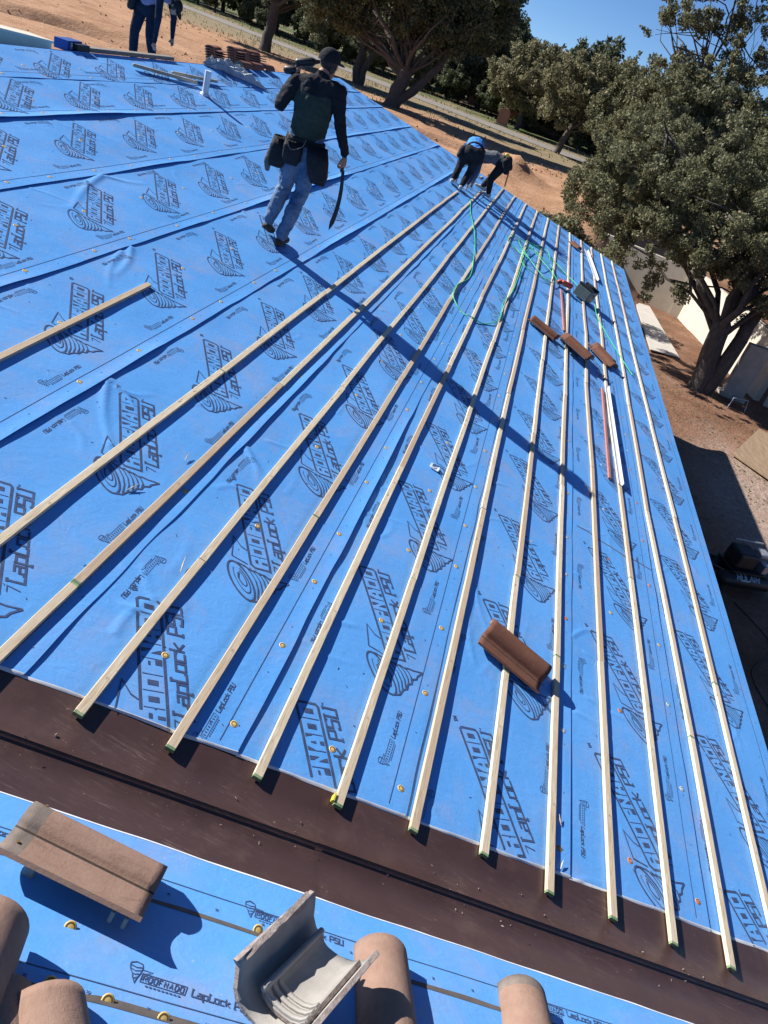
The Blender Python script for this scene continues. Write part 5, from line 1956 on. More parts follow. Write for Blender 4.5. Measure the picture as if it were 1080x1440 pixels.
def worker_b():
    root = empty('person', (-1.6, 15.85, 0.40), 'bending worker in bright blue shirt and dark trousers facing away at the top batten', 'person')
    mats = ['black_cloth', 'blue_shirt', 'skin', 'hair', 'shoe_pale', 'navy_cloth']
    zr = lambda x: -x * TA + 0.016
    pr = []
    hipL, hipR = Vector((-1.60, 15.98, 1.10)), Vector((-1.42, 15.98, 1.10))
    knL, knR = Vector((-1.70, 16.02, 0.80)), Vector((-1.47, 16.06, 0.76))
    anL, anR = Vector((-1.735, 15.88, zr(-1.735) + 0.09)), Vector((-1.52, 15.80, zr(-1.52) + 0.09))
    for hp, kn, an in ((hipL, knL, anL), (hipR, knR, anR)):
        pr.append(([hp, (hp + kn) / 2, kn, (kn + an) / 2, an + Z * .02], [0.115, 0.10, 0.076, 0.070, 0.055], 0))
        to = Vector((an.x - 0.04, an.y + 0.17, zr(an.x) + 0.035))
        he = Vector((an.x, an.y - 0.04, zr(an.x) + 0.042))
        pr.append(([an, he + Z * 0.02], [0.048, 0.045], 4))
        pr.append(([he, (he + to) / 2 + Z * .008, to], [0.043, 0.046, 0.036], 4, 0.8, (1, 0, 0)))
    pr.append(([hipL, hipR], [0.14, 0.14], 0, 1.0, Z))
    pel = (hipL + hipR) / 2 + Vector((0, 0.05, 0.05))
    bk = Vector((-1.55, 16.26, 1.26))
    ch = Vector((-1.57, 16.46, 1.20))
    pr.append(([pel, bk], [0.165, 0.180], 1, 0.72, (1, 0, 0)))
    pr.append(([bk, ch, Vector((-1.58, 16.58, 1.08))], [0.180, 0.190, 0.16], 1, 0.68, (1, 0, 0)))
    for sx, hand in ((-1, Vector((-1.72, 16.36, 0.50))), (1, Vector((-1.46, 16.40, 0.46)))):
        sh = ch + Vector((0.18 * sx, 0.05, -0.06))
        el = (sh + hand) / 2 + Vector((0.05 * sx, -0.02, 0.02))
        pr.append(([sh, el, hand + Z * .04], [0.066, 0.052, 0.036], 5))
        pr += hand_prims(hand + Z * .03, (0, 0.15, -1), (-sx, 0, 0), 2, 0.9, 1.0, thumb_side=sx)
    nk = Vector((-1.60, 16.66, 1.02))
    pr.append(([ch + Vector((-.01, .1, -.08)), nk], [0.065, 0.055], 2))
    hc = Vector((-1.62, 16.76, 0.94))
    pr += head_prims(hc, (0, 0.45, -0.89), (0, 0.89, 0.45), 2, 3, 0.98)
    make_body('body', pr, 0.012, root, mats, 0.006, 3)
    cap_hat(root, hc + Vector((0, .02, .01)), (0, 0.45, -0.89), (0, 0.89, 0.45), 'black_cloth')
    bp = [pel + Vector((0.175 * math.cos(2 * math.pi * i / 20), 0.02 * math.sin(2 * math.pi * i / 20), 0.135 * math.sin(2 * math.pi * i / 20))) for i in range(21)]
    tube('tool_belt', bp, 0.028, 'pouch_leather', root, 8, round_ends=False)
    mesh_blob('tool_pouch', [([(-1.74, 15.98, 1.12), (-1.77, 15.97, 0.98)], [0.085, 0.080], 0.8, (0, 1, 0))], 0.018, root, 'pouch_leather', 3, 0.01)
    mesh_blob('tool_pouch', [([(-1.33, 15.97, 1.10), (-1.32, 15.95, 0.98)], [0.07, 0.065], 0.8, (0, 1, 0))], 0.018, root, 'pouch_leather', 3, 0.01)
worker_b()

def worker_c():
    root = empty('person', (-1.05, 17.2, 0.27), 'stooping worker in dark grey shirt with loaded tool belt beside the blue shirted one', 'person')
    mats = ['black_cloth', 'grey_shirt', 'skin', 'hair', 'shoe_pale']
    zr = lambda x: -x * TA + 0.016
    pr = []
    hips = [Vector((-0.94, 17.10, 0.96)), Vector((-0.94, 17.30, 0.96))]
    kns = [Vector((-1.08, 17.08, 0.64)), Vector((-1.10, 17.42, 0.66))]
    ans = [Vector((-1.03, 17.06, zr(-1.03) + 0.09)), Vector((-1.22, 17.50, zr(-1.22) + 0.09))]
    for hp, kn, an in zip(hips, kns, ans):
        pr.append(([hp, (hp + kn) / 2, kn, (kn + an) / 2, an + Z * .02], [0.115, 0.10, 0.076, 0.068, 0.055], 0))
        he = Vector((an.x + 0.04, an.y, zr(an.x) + 0.042))
        to = Vector((an.x - 0.17, an.y - 0.02, zr(an.x - .17) + 0.038))
        pr.append(([an, he + Z * .02], [0.048, 0.045], 4))
        pr.append(([he, (he + to) / 2 + Z * .008, to], [0.043, 0.046, 0.036], 4, 0.8, (0, 1, 0)))
    pr.append(([hips[0], hips[1]], [0.14, 0.14], 0, 1.0, Z))
    pel = Vector((-0.98, 17.2, 1.02))
    bk = Vector((-1.18, 17.18, 1.06))
    ch = Vector((-1.38, 17.16, 1.00))
    pr.append(([pel, bk], [0.165, 0.178], 1, 0.75, (0, 1, 0)))
    pr.append(([bk, ch, Vector((-1.48, 17.14, 0.94))], [0.178, 0.188, 0.15], 1, 0.70, (0, 1, 0)))
    for sy, hand in ((-1, Vector((-1.42, 17.02, 0.46))), (1, Vector((-1.50, 17.34, 0.50)))):
        sh = ch + Vector((-0.06, 0.17 * sy, -0.05))
        el = (sh + hand) / 2 + Vector((0.04, 0.04 * sy, 0))
        pr.append(([sh, el, hand + Z * .04], [0.066, 0.052, 0.036], 1))
        pr += hand_prims(hand + Z * .03, (-0.15, 0, -1), (0, -sy, 0), 2, 0.9, 1.0, thumb_side=sy)
    nk = Vector((-1.56, 17.13, 0.90))
    pr.append(([ch + Vector((-.1, 0, -.06)), nk], [0.062, 0.055], 2))
    hc = Vector((-1.65, 17.12, 0.84))
    pr += head_prims(hc, (-0.55, 0, -0.83), (-0.83, 0, 0.55), 2, 3, 0.98)
    make_body('body', pr, 0.012, root, mats, 0.006, 3)
    cap_hat(root, hc + Vector((-.02, 0, .01)), (-0.55, 0, -0.83), (-0.83, 0, 0.55), 'black_cloth')
    bp = [pel + Vector((0.06 * math.sin(2 * math.pi * i / 20) * 0.3, 0.175 * math.cos(2 * math.pi * i / 20), 0.140 * math.sin(2 * math.pi * i / 20))) for i in range(21)]
    tube('tool_belt', bp, 0.028, 'pouch_leather', root, 8, round_ends=False)
    mesh_blob('tool_pouch', [([(-0.90, 17.0, 1.08), (-0.82, 17.0, 0.88)], [0.10, 0.085], 0.8, (0, 1, 0))], 0.018, root, 'pouch_leather', 3, 0.012)
    mesh_blob('tool_pouch', [([(-0.86, 17.25, 1.12), (-0.78, 17.25, 0.95)], [0.09, 0.08], 0.8, (0, 1, 0))], 0.018, root, 'pouch_leather', 3, 0.012)
    tube('hammer_handle', [(-0.76, 16.98, 0.92), (-0.74, 16.97, 0.62)], 0.014, 'red_tool', root, 8)
    tube('tape_case', [(-0.93, 17.0, 1.19), (-0.90, 17.06, 1.19)], 0.035, 'yellow', root, 10)
worker_c()

def worker_d():
    root = empty('person', (-7.2, 13.2, 0.95), 'bending worker in dark blue jeans behind the ridge at the top left', 'person')
    mats = ['dark_denim', 'blue_white_shirt', 'skin', 'hair', 'black_cloth']
    pr = []
    zr = lambda x: rz - (rx - x) * TA + 0.016
    hipL, hipR = Vector((-7.28, 13.2, 1.76)), Vector((-7.08, 13.2, 1.76))
    knL, knR = Vector((-7.36, 13.16, 1.36)), Vector((-7.06, 13.14, 1.36))
    anL, anR = Vector((-7.40, 13.24, zr(-7.40) + 0.09)), Vector((-7.04, 13.24, zr(-7.04) + 0.09))
    for hp, kn, an in ((hipL, knL, anL), (hipR, knR, anR)):
        pr.append(([hp, (hp + kn) / 2, kn, (kn + an) / 2, an + Z * .02], [0.115, 0.10, 0.08, 0.078, 0.066], 0))
        to = Vector((an.x + 0.05, an.y - 0.17, zr(an.x) + 0.035))
        he = Vector((an.x, an.y + 0.04, zr(an.x) + 0.042))
        pr.append(([an, he + Z * .02], [0.05, 0.045], 4))
        pr.append(([he, (he + to) / 2 + Z * .01, to], [0.043, 0.046, 0.036], 4, 0.8, (1, 0, 0)))
    pr.append(([hipL, hipR], [0.14, 0.14], 0, 1.0, Z))
    pel = Vector((-7.16, 13.18, 1.86))
    bk = Vector((-7.02, 13.12, 2.02))
    ch = Vector((-6.86, 13.06, 2.06))
    pr.append(([pel, bk], [0.165, 0.178], 1, 0.75, (0, 1, 0)))
    pr.append(([bk, ch, Vector((-6.78, 13.03, 2.0))], [0.178, 0.188, 0.15], 1, 0.70, (0, 1, 0)))
    for sy, hand in ((-1, Vector((-6.86, 12.92, 1.30))), (1, Vector((-6.75, 13.3, 1.42)))):
        sh = ch + Vector((0.04, 0.17 * sy, -0.04))
        el = (sh + hand) / 2 + Vector((0.03, 0.03 * sy, 0))
        pr.append(([sh, el, hand + Z * .04], [0.068, 0.055, 0.038], 0))
        pr += hand_prims(hand + Z * .03, (0.1, 0, -1), (0, -sy, 0), 2, 0.8, 1.0, thumb_side=sy)
    nk = Vector((-6.70, 13.02, 1.96))
    pr.append(([ch + Vector((.1, 0, -.05)), nk], [0.062, 0.055], 2))
    hc = Vector((-6.61, 13.0, 1.90))
    pr += head_prims(hc, (0.55, -0.1, -0.83), (0.83, 0, 0.55), 2, 3, 0.98)
    make_body('body', pr, 0.013, root, mats, 0.006, 3)
    cap_hat(root, hc + Vector((.02, 0, .01)), (0.55, -0.1, -0.83), (0.83, 0, 0.55), 'black_cloth')
    mesh_blob('tool_pouch', [([(-7.36, 13.08, 1.92), (-7.40, 13.06, 1.70)], [0.10, 0.085], 0.8, (0, 1, 0))], 0.018, root, 'pouch_leather', 3, 0.012)
    tube('tape_case', [(-7.33, 12.98, 1.94), (-7.27, 12.97, 1.94)], 0.04, 'cap_plastic', root, 10)
worker_d()

# ------------------------------------------------------------------ trees
def leaves_geo(cent, rad, n, size, squash=0.8):
    """n diamond leaves through clumps; cent (m,3), rad (m,)"""
    m = len(cent)
    w = rad ** 2
    idx = rng.choice(m, n, p=w / w.sum())
    d = rng.normal(size=(n, 3))
    d /= np.linalg.norm(d, axis=1)[:, None]
    r = rng.random(n) ** 0.45
    c = cent[idx] + d * (rad[idx] * r)[:, None] * np.array([1, 1, squash])
    u = rng.normal(size=(n, 3))
    u /= np.linalg.norm(u, axis=1)[:, None]
    v = np.cross(u, rng.normal(size=(n, 3)))
    v /= np.linalg.norm(v, axis=1)[:, None]
    s = size * (0.6 + 0.8 * rng.random(n))
    a, b = u * s[:, None], v * (s * 0.55)[:, None]
    nrm = np.cross(u, v) * (s * 0.2)[:, None]
    V = np.empty((n, 4, 3))
    V[:, 0] = c - a
    V[:, 1] = c + b + nrm
    V[:, 2] = c + a
    V[:, 3] = c - b + nrm
    return V.reshape(-1, 3), np.arange(n * 4).reshape(-1, 4)

def blob_clumps(blobs, n, rmin, rmax, shell=0.55, hollow=-0.12):
    """clump centres spread over the skin and volume of the crown lobes"""
    cs, rs = [], []
    vol = np.array([b[1] * b[2] * b[3] for b in blobs]) ** 0.75
    pick = rng.choice(len(blobs), n, p=vol / vol.sum())
    for i in pick:
        (cx, cy, cz), ax, ay, az = blobs[i][0], blobs[i][1], blobs[i][2], blobs[i][3]
        d = rng.normal(size=3)
        d /= np.linalg.norm(d)
        r = shell + (1 - shell) * rng.random() ** 0.6
        rr_ = rmin + (rmax - rmin) * rng.random()
        if rng.random() < 0.14:
            r *= 1.0 + 0.35 * rng.random()
            rr_ *= 0.65
        q = (cx + d[0] * ax * r, cy + d[1] * ay * r, cz + d[2] * az * r)
        f_ = 0.75 / (rmax * 2.2)
        if mnoise.noise((q[0] * f_, q[1] * f_, q[2] * f_)) < hollow:      # hollows between the boughs
            continue
        cs.append(q)
        rs.append(rr_)
        if rng.random() < 0.10 and r > 0.85:                              # loose sprays leaving the outline
            for k in range(1, 4):
                cs.append((q[0] + d[0] * rmax * 0.42 * k, q[1] + d[1] * rmax * 0.42 * k, q[2] + (d[2] * 0.6 + 0.45) * rmax * 0.42 * k))
                rs.append(rmin * (1.0 - 0.15 * k))
    return np.array(cs), np.array(rs)

def limb_path(a, b, bend, n=6):
    a, b = Vector(a), Vector(b)
    L = (b - a).length
    out = []
    off = Vector((random.gauss(0, 1), random.gauss(0, 1), abs(random.gauss(0, 0.6)))) * L * bend
    for i in range(n + 1):
        t = i / n
        j = Vector((random.gauss(0, 1), random.gauss(0, 1), random.gauss(0, 1))) * L * 0.018
        out.append(a + (b - a) * t + off * math.sin(math.pi * t) + (j if 0 < i < n else Vector()))
    return out

def tree(name, label, base, trunk_r, fork, blobs, nclump, clump_r, nleaf, leaf, mat, group=None, limbs=9, lean=None, shell=0.5, squash=0.85, extra_trunks=(), twigs=0, hollow=-0.12):
    root = empty(name, base, label, 'tree', group)
    base = Vector(base)
    fork = Vector(fork)
    V, F = [], []
    def addt(pts, rad, seg=10):
        v, f = tube_geo(pts, rad, seg)
        b = len(V)
        V.extend(v)
        F.extend([tuple(i + b for i in q) for q in f])
    tp = limb_path(base - Z * 0.3, fork, 0.03, 6)
    addt(tp, [trunk_r * (1.35 if i == 0 else 1.12 - 0.045 * i) for i in range(7)], 14)
    for (b2, f2, r2) in extra_trunks:
        addt(limb_path(Vector(b2) - Z * 0.2, f2, 0.05, 6), [r2 * (1.25 - 0.06 * i) for i in range(7)], 12)
    cs, rs = blob_clumps(blobs, nclump, clump_r[0], clump_r[1], shell, hollow)
    order = rng.choice(len(cs), min(limbs, len(cs)), replace=False)
    ends = []
    for i in order:
        e = Vector(cs[i])
        if (e - fork).length < 0.4:
            continue
        P = limb_path(fork - (fork - base) * random.uniform(0, 0.25), e, 0.08, 6)
        r0 = trunk_r * random.uniform(0.20, 0.42)
        addt(P, [r0 * (1 - 0.14 * k) for k in range(7)], 8)
        ends.append(P)
    for i in range(twigs):
        if not ends:
            break
        P = random.choice(ends)
        a = P[random.randint(2, 5)]
        e = Vector(cs[int(rng.integers(len(cs)))])
        if (e - a).length > 3.2:
            e = a + (e - a).normalized() * 3.2
        addt(limb_path(a, e, 0.1, 4), [trunk_r * 0.13 * (1 - 0.18 * k) for k in range(5)], 5)
    put(obj('trunk', pyd('trunk', V, F), 'bark', None, True), root)
    LV, LF = leaves_geo(cs, rs, nleaf, leaf, squash)
    put(obj('crown', np_mesh('crown', LV, LF), mat, None), root)
    return root

def tz(x, y):
    return float(terrain(np.array([x]), np.array([y]))[0])

# big leaning tree in the yard at the right
tree('yard_tree', 'large grey-green tree leaning over the yard beside the white wall', (7.35, 24.4, GZ), 0.34, (7.0, 24.6, -1.9),
     [((4.6, 26.4, 0.5), 3.2, 2.8, 2.5), ((6.6, 26.0, 1.6), 3.0, 3.0, 2.6), ((2.6, 27.6, 0.2), 1.8, 2.0, 1.6), ((8.6, 25.5, 1.2), 3.2, 3.0, 3.0), ((6.6, 24.9, 0.2), 1.9, 1.7, 1.1), ((4.5, 25.6, 0.1), 1.6, 1.5, 1.1), ((9.6, 24.2, -0.8), 2.2, 2.0, 1.4), ((3.4, 27.6, 1.6), 2.0, 2.0, 1.6), ((8.2, 27.5, 3.6), 2.2, 2.4, 1.7), ((10.5, 27.5, 3.8), 2.4, 2.4, 2.2)],
     1700, (0.13, 0.38), 190000, 0.047, 'leaf_olive', limbs=16, shell=0.30, twigs=80, hollow=-0.05, extra_trunks=(((7.42, 24.4, GZ), (7.9, 25.0, -1.2), 0.22),))
tree('yard_tree', 'olive tree standing behind the large yard tree, above the end of the roof', (5.2, 40.5, tz(5.2, 40.5)), 0.28, (5.0, 40.5, 0.2),
     [((4.4, 40.0, 1.8), 2.9, 3.0, 2.8), ((6.6, 41, 2.6), 3.2, 3.0, 3.2), ((4.6, 40, 3.6), 2.2, 2.4, 1.6), ((3.4, 39.0, -0.4), 2.0, 1.8, 1.0)],
     800, (0.2, 0.5), 62000, 0.078, 'leaf_olive', limbs=12, shell=0.35, twigs=30)
tree('tall_tree', 'tall open tree with thin foliage standing against the sky at the top right', (7.2, 44.0, tz(7.2, 44)), 0.26, (6.6, 44.2, 3.2),
     [((4.6, 45.0, 6.6), 1.9, 1.9, 2.6), ((7.0, 44.6, 6.0), 2.0, 2.0, 2.0), ((3.6, 45.4, 8.4), 1.6, 1.6, 1.8), ((8.8, 44.2, 5.4), 2.1, 2.0, 1.6), ((6.4, 45, 8.6), 1.8, 1.6, 1.6), ((10.6, 43.6, 5.2), 2.0, 2.0, 2.0), ((5.4, 45.0, 10.2), 2.0, 1.6, 1.6), ((8.2, 45.0, 4.0), 2.6, 2.0, 1.4)],
     620, (0.16, 0.40), 27000, 0.080, 'leaf_olive', limbs=22, shell=0.3, twigs=70)
# open ground trees
tree('oak_tree', 'big dark spreading oak with forked trunk standing on bare dirt beyond the roof', (-11.9, 55.9, PZ), 0.50, (-11.4, 56.4, 1.0),
     [((-12.5, 57, 5.2), 4.6, 3.6, 2.4), ((-16.5, 57.5, 4.6), 3.8, 3.2, 2.2), ((-8.8, 58, 5.6), 3.4, 3.2, 2.4), ((-7.4, 58.4, 7.2), 2.6, 2.6, 1.8), ((-9.0, 56.4, 4.0), 2.4, 2.0, 1.3), ((-17.0, 57, 3.2), 2.8, 2.2, 1.2)],
     1100, (0.35, 0.8), 90000, 0.110, 'leaf_dark', limbs=18, shell=0.35, extra_trunks=(((-11.7, 55.9, PZ), (-9.3, 57.2, 2.4), 0.26),), twigs=40)
tree('oak_tree', 'double trunked tree left of the big oak, behind the walking worker', (-17.4, 67.1, PZ), 0.34, (-17.6, 67.3, 1.6),
     [((-18.5, 68, 4.6), 4.2, 3.4, 2.2), ((-22.5, 68.5, 4.6), 3.8, 3.2, 2.2), ((-15.5, 68, 5.4), 3.8, 3.4, 2.2)],
     650, (0.4, 0.85), 42000, 0.13, 'leaf_dark', limbs=12, extra_trunks=(((-17.2, 67.1, PZ), (-16.3, 67.4, 1.8), 0.24),), twigs=20)
tree('oak_tree', 'tree with a single dark trunk by the road at the top left', (-25.6, 66.6, PZ), 0.42, (-25.3, 66.8, 2.2),
     [((-27.5, 67.5, 5.2), 4.4, 3.6, 2.2), ((-23.0, 68, 5.0), 3.6, 3.4, 2.0), ((-31.5, 67.5, 5.2), 4.0, 3.4, 2.2)],
     650, (0.4, 0.85), 42000, 0.13, 'leaf_dark', limbs=12, twigs=20)
tree('young_tree', 'rounded pale olive tree behind the brown marker by the road', (-4.4, 83.4, PZ), 0.27, (-4.5, 83.4, 0.9),
     [((-4.8, 83.4, 3.4), 3.6, 3.4, 3.0), ((-6.6, 83.6, 2.6), 2.4, 2.4, 2.0), ((-3.0, 83.4, 4.4), 2.6, 2.6, 2.2), ((-3.6, 83, 1.6), 2.4, 2.0, 1.2)],
     520, (0.3, 0.65), 30000, 0.13, 'leaf_pale', limbs=9, twigs=10)
tree('young_tree', 'slender leaning pale olive tree nearer the roof than the marker', (0.1, 68.8, PZ), 0.26, (0.6, 68.9, 0.9),
     [((-0.6, 68.8, 3.0), 2.8, 2.6, 2.4), ((1.6, 69, 3.2), 2.8, 2.6, 2.6), ((0.4, 69, 4.6), 2.4, 2.4, 1.8), ((3.6, 69, 2.6), 2.4, 2.4, 2.2)],
     480, (0.28, 0.6), 28000, 0.115, 'leaf_pale', limbs=9, twigs=10)
tree('young_tree', 'bushy tree filling the gap between the slender tree and the yard trees', (5.6, 60.0, tz(5.6, 60)), 0.26, (5.6, 60, 0.6),
     [((5.0, 60, 2.6), 3.0, 3, 2.8), ((3.2, 60.4, 2.4), 2.0, 2.2, 2.0), ((7.4, 60, 3.4), 3.4, 3, 3.0), ((5.2, 60, 4.6), 2.8, 2.4, 2.0)],
     520, (0.3, 0.6), 32000, 0.115, 'leaf_olive', limbs=9, twigs=10)

# row of dark trees beyond the road, copies of three kinds
protos = []
for v in range(3):
    random.seed(50 + v)
    H = (7.5, 9.0, 6.5)[v]
    t = tree('roadside_tree', 'dark leafy tree in the row beyond the road', (0, 0, 0), 0.3, (0.1, 0, 1.8),
             [((random.uniform(-1.8, 1.8), random.uniform(-1.2, 1.2), H * (0.32 + 0.52 * i / 5)), 3.4 - 0.35 * i, 3.0 - 0.3 * i, 1.9) for i in range(6)] + [((-2.4, 0, H * .38), 2.2, 2.2, 1.8), ((2.5, 0, H * .42), 2.3, 2.2, 1.8)],
             420, (0.45, 0.95), 22000, 0.19, ('leaf_dark', 'leaf_dark', 'leaf_olive')[v], 'trees in the row beyond the road', limbs=9)
    protos.append(t)
d2, m2 = Vector((0.912, -0.41, 0)), Vector((0.41, 0.912, 0))
c2 = Vector((-11.4, 77.2, 0))
spots = []
random.seed(9)
for t in range(-78, 60, 6):
    spots.append((t + random.uniform(-1.5, 1.5), 19 + random.uniform(-2.5, 3)))
    if -60 < t < 30:
        spots.append((t + 3 + random.uniform(-1.5, 1.5), 27 + random.uniform(-2, 4)))
for t in range(-62, 46, 5):
    spots.append((t + random.uniform(-1.5, 1.5), 12.5 + random.uniform(-1, 2), 0.58))
usedp = set()
for i, sp_ in enumerate(spots):
    t, w = sp_[0], sp_[1]
    v = i % 3
    p = c2 + d2 * t + m2 * w
    sc = random.uniform(0.85, 1.2) * (sp_[2] if len(sp_) > 2 else 1.0)
    src = protos[v]
    if v not in usedp:
        usedp.add(v)
        r = src
    else:
        r = src.copy(); COL.objects.link(r)
        for ch in src.children:
            q = ch.copy(); COL.objects.link(q); q.parent = r
            q.matrix_parent_inverse = ch.matrix_parent_inverse.copy()
    r['label'] = ('dark leafy tree in the row beyond the road', 'taller dark tree in the row beyond the road', 'lower olive tree in the row beyond the road')[v]
    r.location = (p.x, p.y, PZ)
    r.rotation_euler = (0, 0, random.uniform(0, 6.28))
    r.scale = (sc, sc, sc * random.uniform(0.9, 1.15))
random.seed(21)

# ------------------------------------------------------------------ far side of the road
def far_house():
    c = c2 + d2 * -4.0 + m2 * 24.0
    root = empty('brick_house', (c.x, c.y, PZ), 'low brick house half hidden by the dark trees beyond the road', 'house')
    ang = math.atan2(d2.y, d2.x)
    M = Matrix.Translation((c.x, c.y, PZ)) @ Matrix.Rotation(ang, 4, 'Z')
    def part(nm, bm, mat):
        bmesh.ops.transform(bm, matrix=M, verts=bm.verts)
        return put(obj(nm, bm_mesh(nm, bm), mat), root)
    bm = bmesh.new(); add_box(bm, (0, 3, 1.4), (16, 6, 3.0)); part('wall', bm, 'brick')
    bm = bmesh.new()
    vs = [bm.verts.new(p) for p in ((-8.6, -0.6, 2.9), (8.6, -0.6, 2.9), (8.6, 6.6, 2.9), (-8.6, 6.6, 2.9), (-7.0, 3, 4.8), (7.0, 3, 4.8))]
    for f in ((0, 1, 5, 4), (1, 2, 5), (2, 3, 4, 5), (3, 0, 4), (3, 2, 1, 0)):
        bm.faces.new([vs[i] for i in f])
    part('roof', bm, 'shingle')
    for x in (-5.5, -2.0, 4.5):
        bm = bmesh.new(); add_box(bm, (x, -0.03, 1.6), (1.5, 0.08, 1.2)); w = part('window', bm, 'white_metal')
        bm = bmesh.new(); add_box(bm, (x, -0.05, 1.6), (1.3, 0.09, 1.0)); q = part('pane', bm, 'glass')
        q.parent = w
        q.matrix_parent_inverse = Matrix()
    bm = bmesh.new(); add_box(bm, (1.2, -0.03, 1.05), (1.0, 0.08, 2.1)); part('door', bm, 'grey_wood')
far_house()

def marker():
    x, y = -5.9, 81.2 - 0.6
    root = empty('brick_marker', (x, y, PZ), 'round topped brown brick marker standing by the road', 'marker')
    bm = bmesh.new()
    n = 14
    pr = [(-0.55, 0)] + [(-0.55 * math.cos(math.pi * i / n), 1.05 + 0.5 * math.sin(math.pi * i / n)) for i in range(n + 1)] + [(0.55, 0)]
    f = [bm.verts.new((x + a, y - 0.35, PZ + b)) for a, b in pr]
    k = [bm.verts.new((x + a, y + 0.35, PZ + b)) for a, b in pr]
    bm.faces.new(f); bm.faces.new(k[::-1])
    for i in range(len(pr)):
        j = (i + 1) % len(pr)
        bm.faces.new((f[j], f[i], k[i], k[j]))
    put(obj('pier', bm_mesh('pier', bm), 'brick'), root)
    bm = bmesh.new(); add_box(bm, (x, y, PZ + 0.06), (1.35, 0.95, 0.14), bevel=0.02)
    put(obj('plinth', bm_mesh('plinth', bm), 'concrete'), root)
marker()

# ------------------------------------------------------------------ yard
def yard():
    # boundary wall: shaded run then a return that takes the sun
    root = empty('boundary_wall', (6, 35.3, GZ), 'cream rendered boundary wall with a sunlit return behind the yard tree', 'wall')
    top = -1.95
    def run(nm, a, b, z1, th=0.22):
        a, b = Vector((a[0], a[1], 0)), Vector((b[0], b[1], 0))
        d = (b - a).normalized()
        n = Vector((-d.y, d.x, 0)) * th / 2
        bm = bmesh.new()
        ring = [a - n, b - n, b + n, a + n]
        lo = [bm.verts.new((p.x, p.y, GZ - 0.3)) for p in ring]
        hi = [bm.verts.new((p.x, p.y, z1)) for p in ring]
        for i in range(4):
            j = (i + 1) % 4
            bm.faces.new((lo[i], lo[j], hi[j], hi[i]))
        bm.faces.new(hi)
        return put(obj(nm, bm_mesh(nm, bm), 'plaster'), root)
    run('wall_run', (-1.0, 38.3), (7.82, 34.75), top)
    run('wall_return', (7.98, 34.60), (9.6, 25.6), top)
    run('wall_run', (9.8, 25.4), (24.0, 23.0), top)
    run('pier', (7.55, 34.86), (7.95, 34.70), top + 0.06, 0.40)
    # squat concrete block beside the tree
    blk = empty('concrete_block', (8.5, 25.2, GZ), 'tall concrete slab standing behind the tree trunk, one edge in the sun', 'slab')
    bm = bmesh.new(); add_box(bm, (8.52, 24.9, GZ + 0.9), (0.70, 0.32, 1.9), bevel=0.02)
    put(obj('slab', bm_mesh('slab', bm), 'plaster_dirty'), blk)
    bm = bmesh.new(); add_box(bm, (8.52, 24.9, GZ + 0.05), (0.9, 0.5, 0.16), bevel=0.02)
    put(obj('footing', bm_mesh('footing', bm), 'concrete'), blk)
    # bent grey metal stand
    st = tube('metal_stand', [(8.15, 23.5, GZ), (8.2, 23.6, GZ + 0.35), (8.75, 23.9, GZ + 0.35), (8.8, 23.8, GZ)], 0.02, 'grey_metal', None, 8)
    tag(st, 'bent grey metal stand on the ground in front of the concrete slab', 'stand')
    # pale board lying on the soil
    def sheet(nm, label, quad, mat, z=0.05, th=0.035):
        bm = bmesh.new()
        lo = [bm.verts.new((x, y, GZ + z)) for x, y in quad]
        hi = [bm.verts.new((x, y, GZ + z + th)) for x, y in quad]
        bm.faces.new(hi); bm.faces.new(lo[::-1])
        for i in range(4):
            j = (i + 1) % 4
            bm.faces.new((lo[i], lo[j], hi[j], hi[i]))
        o = obj(nm, bm_mesh(nm, bm), mat)
        tag(o, label, 'board')
    sheet('plywood_board', 'long pale board lying on the soil beside the eave', ((5.80, 34.2), (5.83, 26.96), (6.99, 27.31), (6.50, 34.4)), 'pale_board')
    sheet('plywood_board', 'brown plywood board lying on the ground at the right edge', ((7.44, 19.2), (8.4, 18.2), (10.2, 21.6), (8.9, 22.3)), 'ply')
    # air compressor standing in the shade below the eave
    c = Vector((6.05, 12.2, GZ))
    cp = empty('air_compressor', c, 'black wheeled air compressor with white lettering in the shade below the eave', 'compressor')
    cp.rotation_euler = (0, 0, 0.35)
    def P(nm, me, mat, sm=False):
        return child_mesh(cp, nm, me, mat, sm)
    for y in (-0.22, 0.22):
        v, f = tube_geo([(-0.5, y, 0.32), (0.45, y, 0.32)], [0.15, 0.15], 16)
        P('air_tank', pyd('t', v, f), 'black_plastic', True)
    bm = bmesh.new(); add_box(bm, (0, 0, 0.50), (0.85, 0.55, 0.03), bevel=0.006); P('deck', bm_mesh('d', bm), 'black_plastic')
    bm = bmesh.new(); add_box(bm, (-0.16, 0.02, 0.68), (0.42, 0.42, 0.32), bevel=0.05); P('engine', bm_mesh('d', bm), 'black_plastic')
    bm = bmesh.new(); add_box(bm, (0.27, 0.08, 0.78), (0.22, 0.26, 0.10), bevel=0.04); P('fuel_tank', bm_mesh('d', bm), 'grey_metal')
    bm = bmesh.new(); add_box(bm, (0.24, -0.08, 0.62), (0.12, 0.34, 0.16), bevel=0.01); P('belt_guard', bm_mesh('d', bm), 'grey_metal')
    bm = bmesh.new(); add_box(bm, (0.0, 0.235, 0.90), (0.62, 0.03, 0.03), bevel=0.008); P('crossbar', bm_mesh('d', bm), 'grey_metal')
    for y in (-0.20, 0.20):
        v, f = tube_geo([(-0.5, y, 0.45), (-0.85, y, 0.55), (-1.02, y, 0.56)], 0.018, 8)
        P('handle', pyd('h', v, f), 'black_plastic', True)
    v, f = tube_geo([(0.62, -0.05, 0.18), (0.62, 0.05, 0.18)], [0.19, 0.19], 20, round_ends=False)
    w = P('wheel', pyd('w', v, f), 'black_plastic', False)
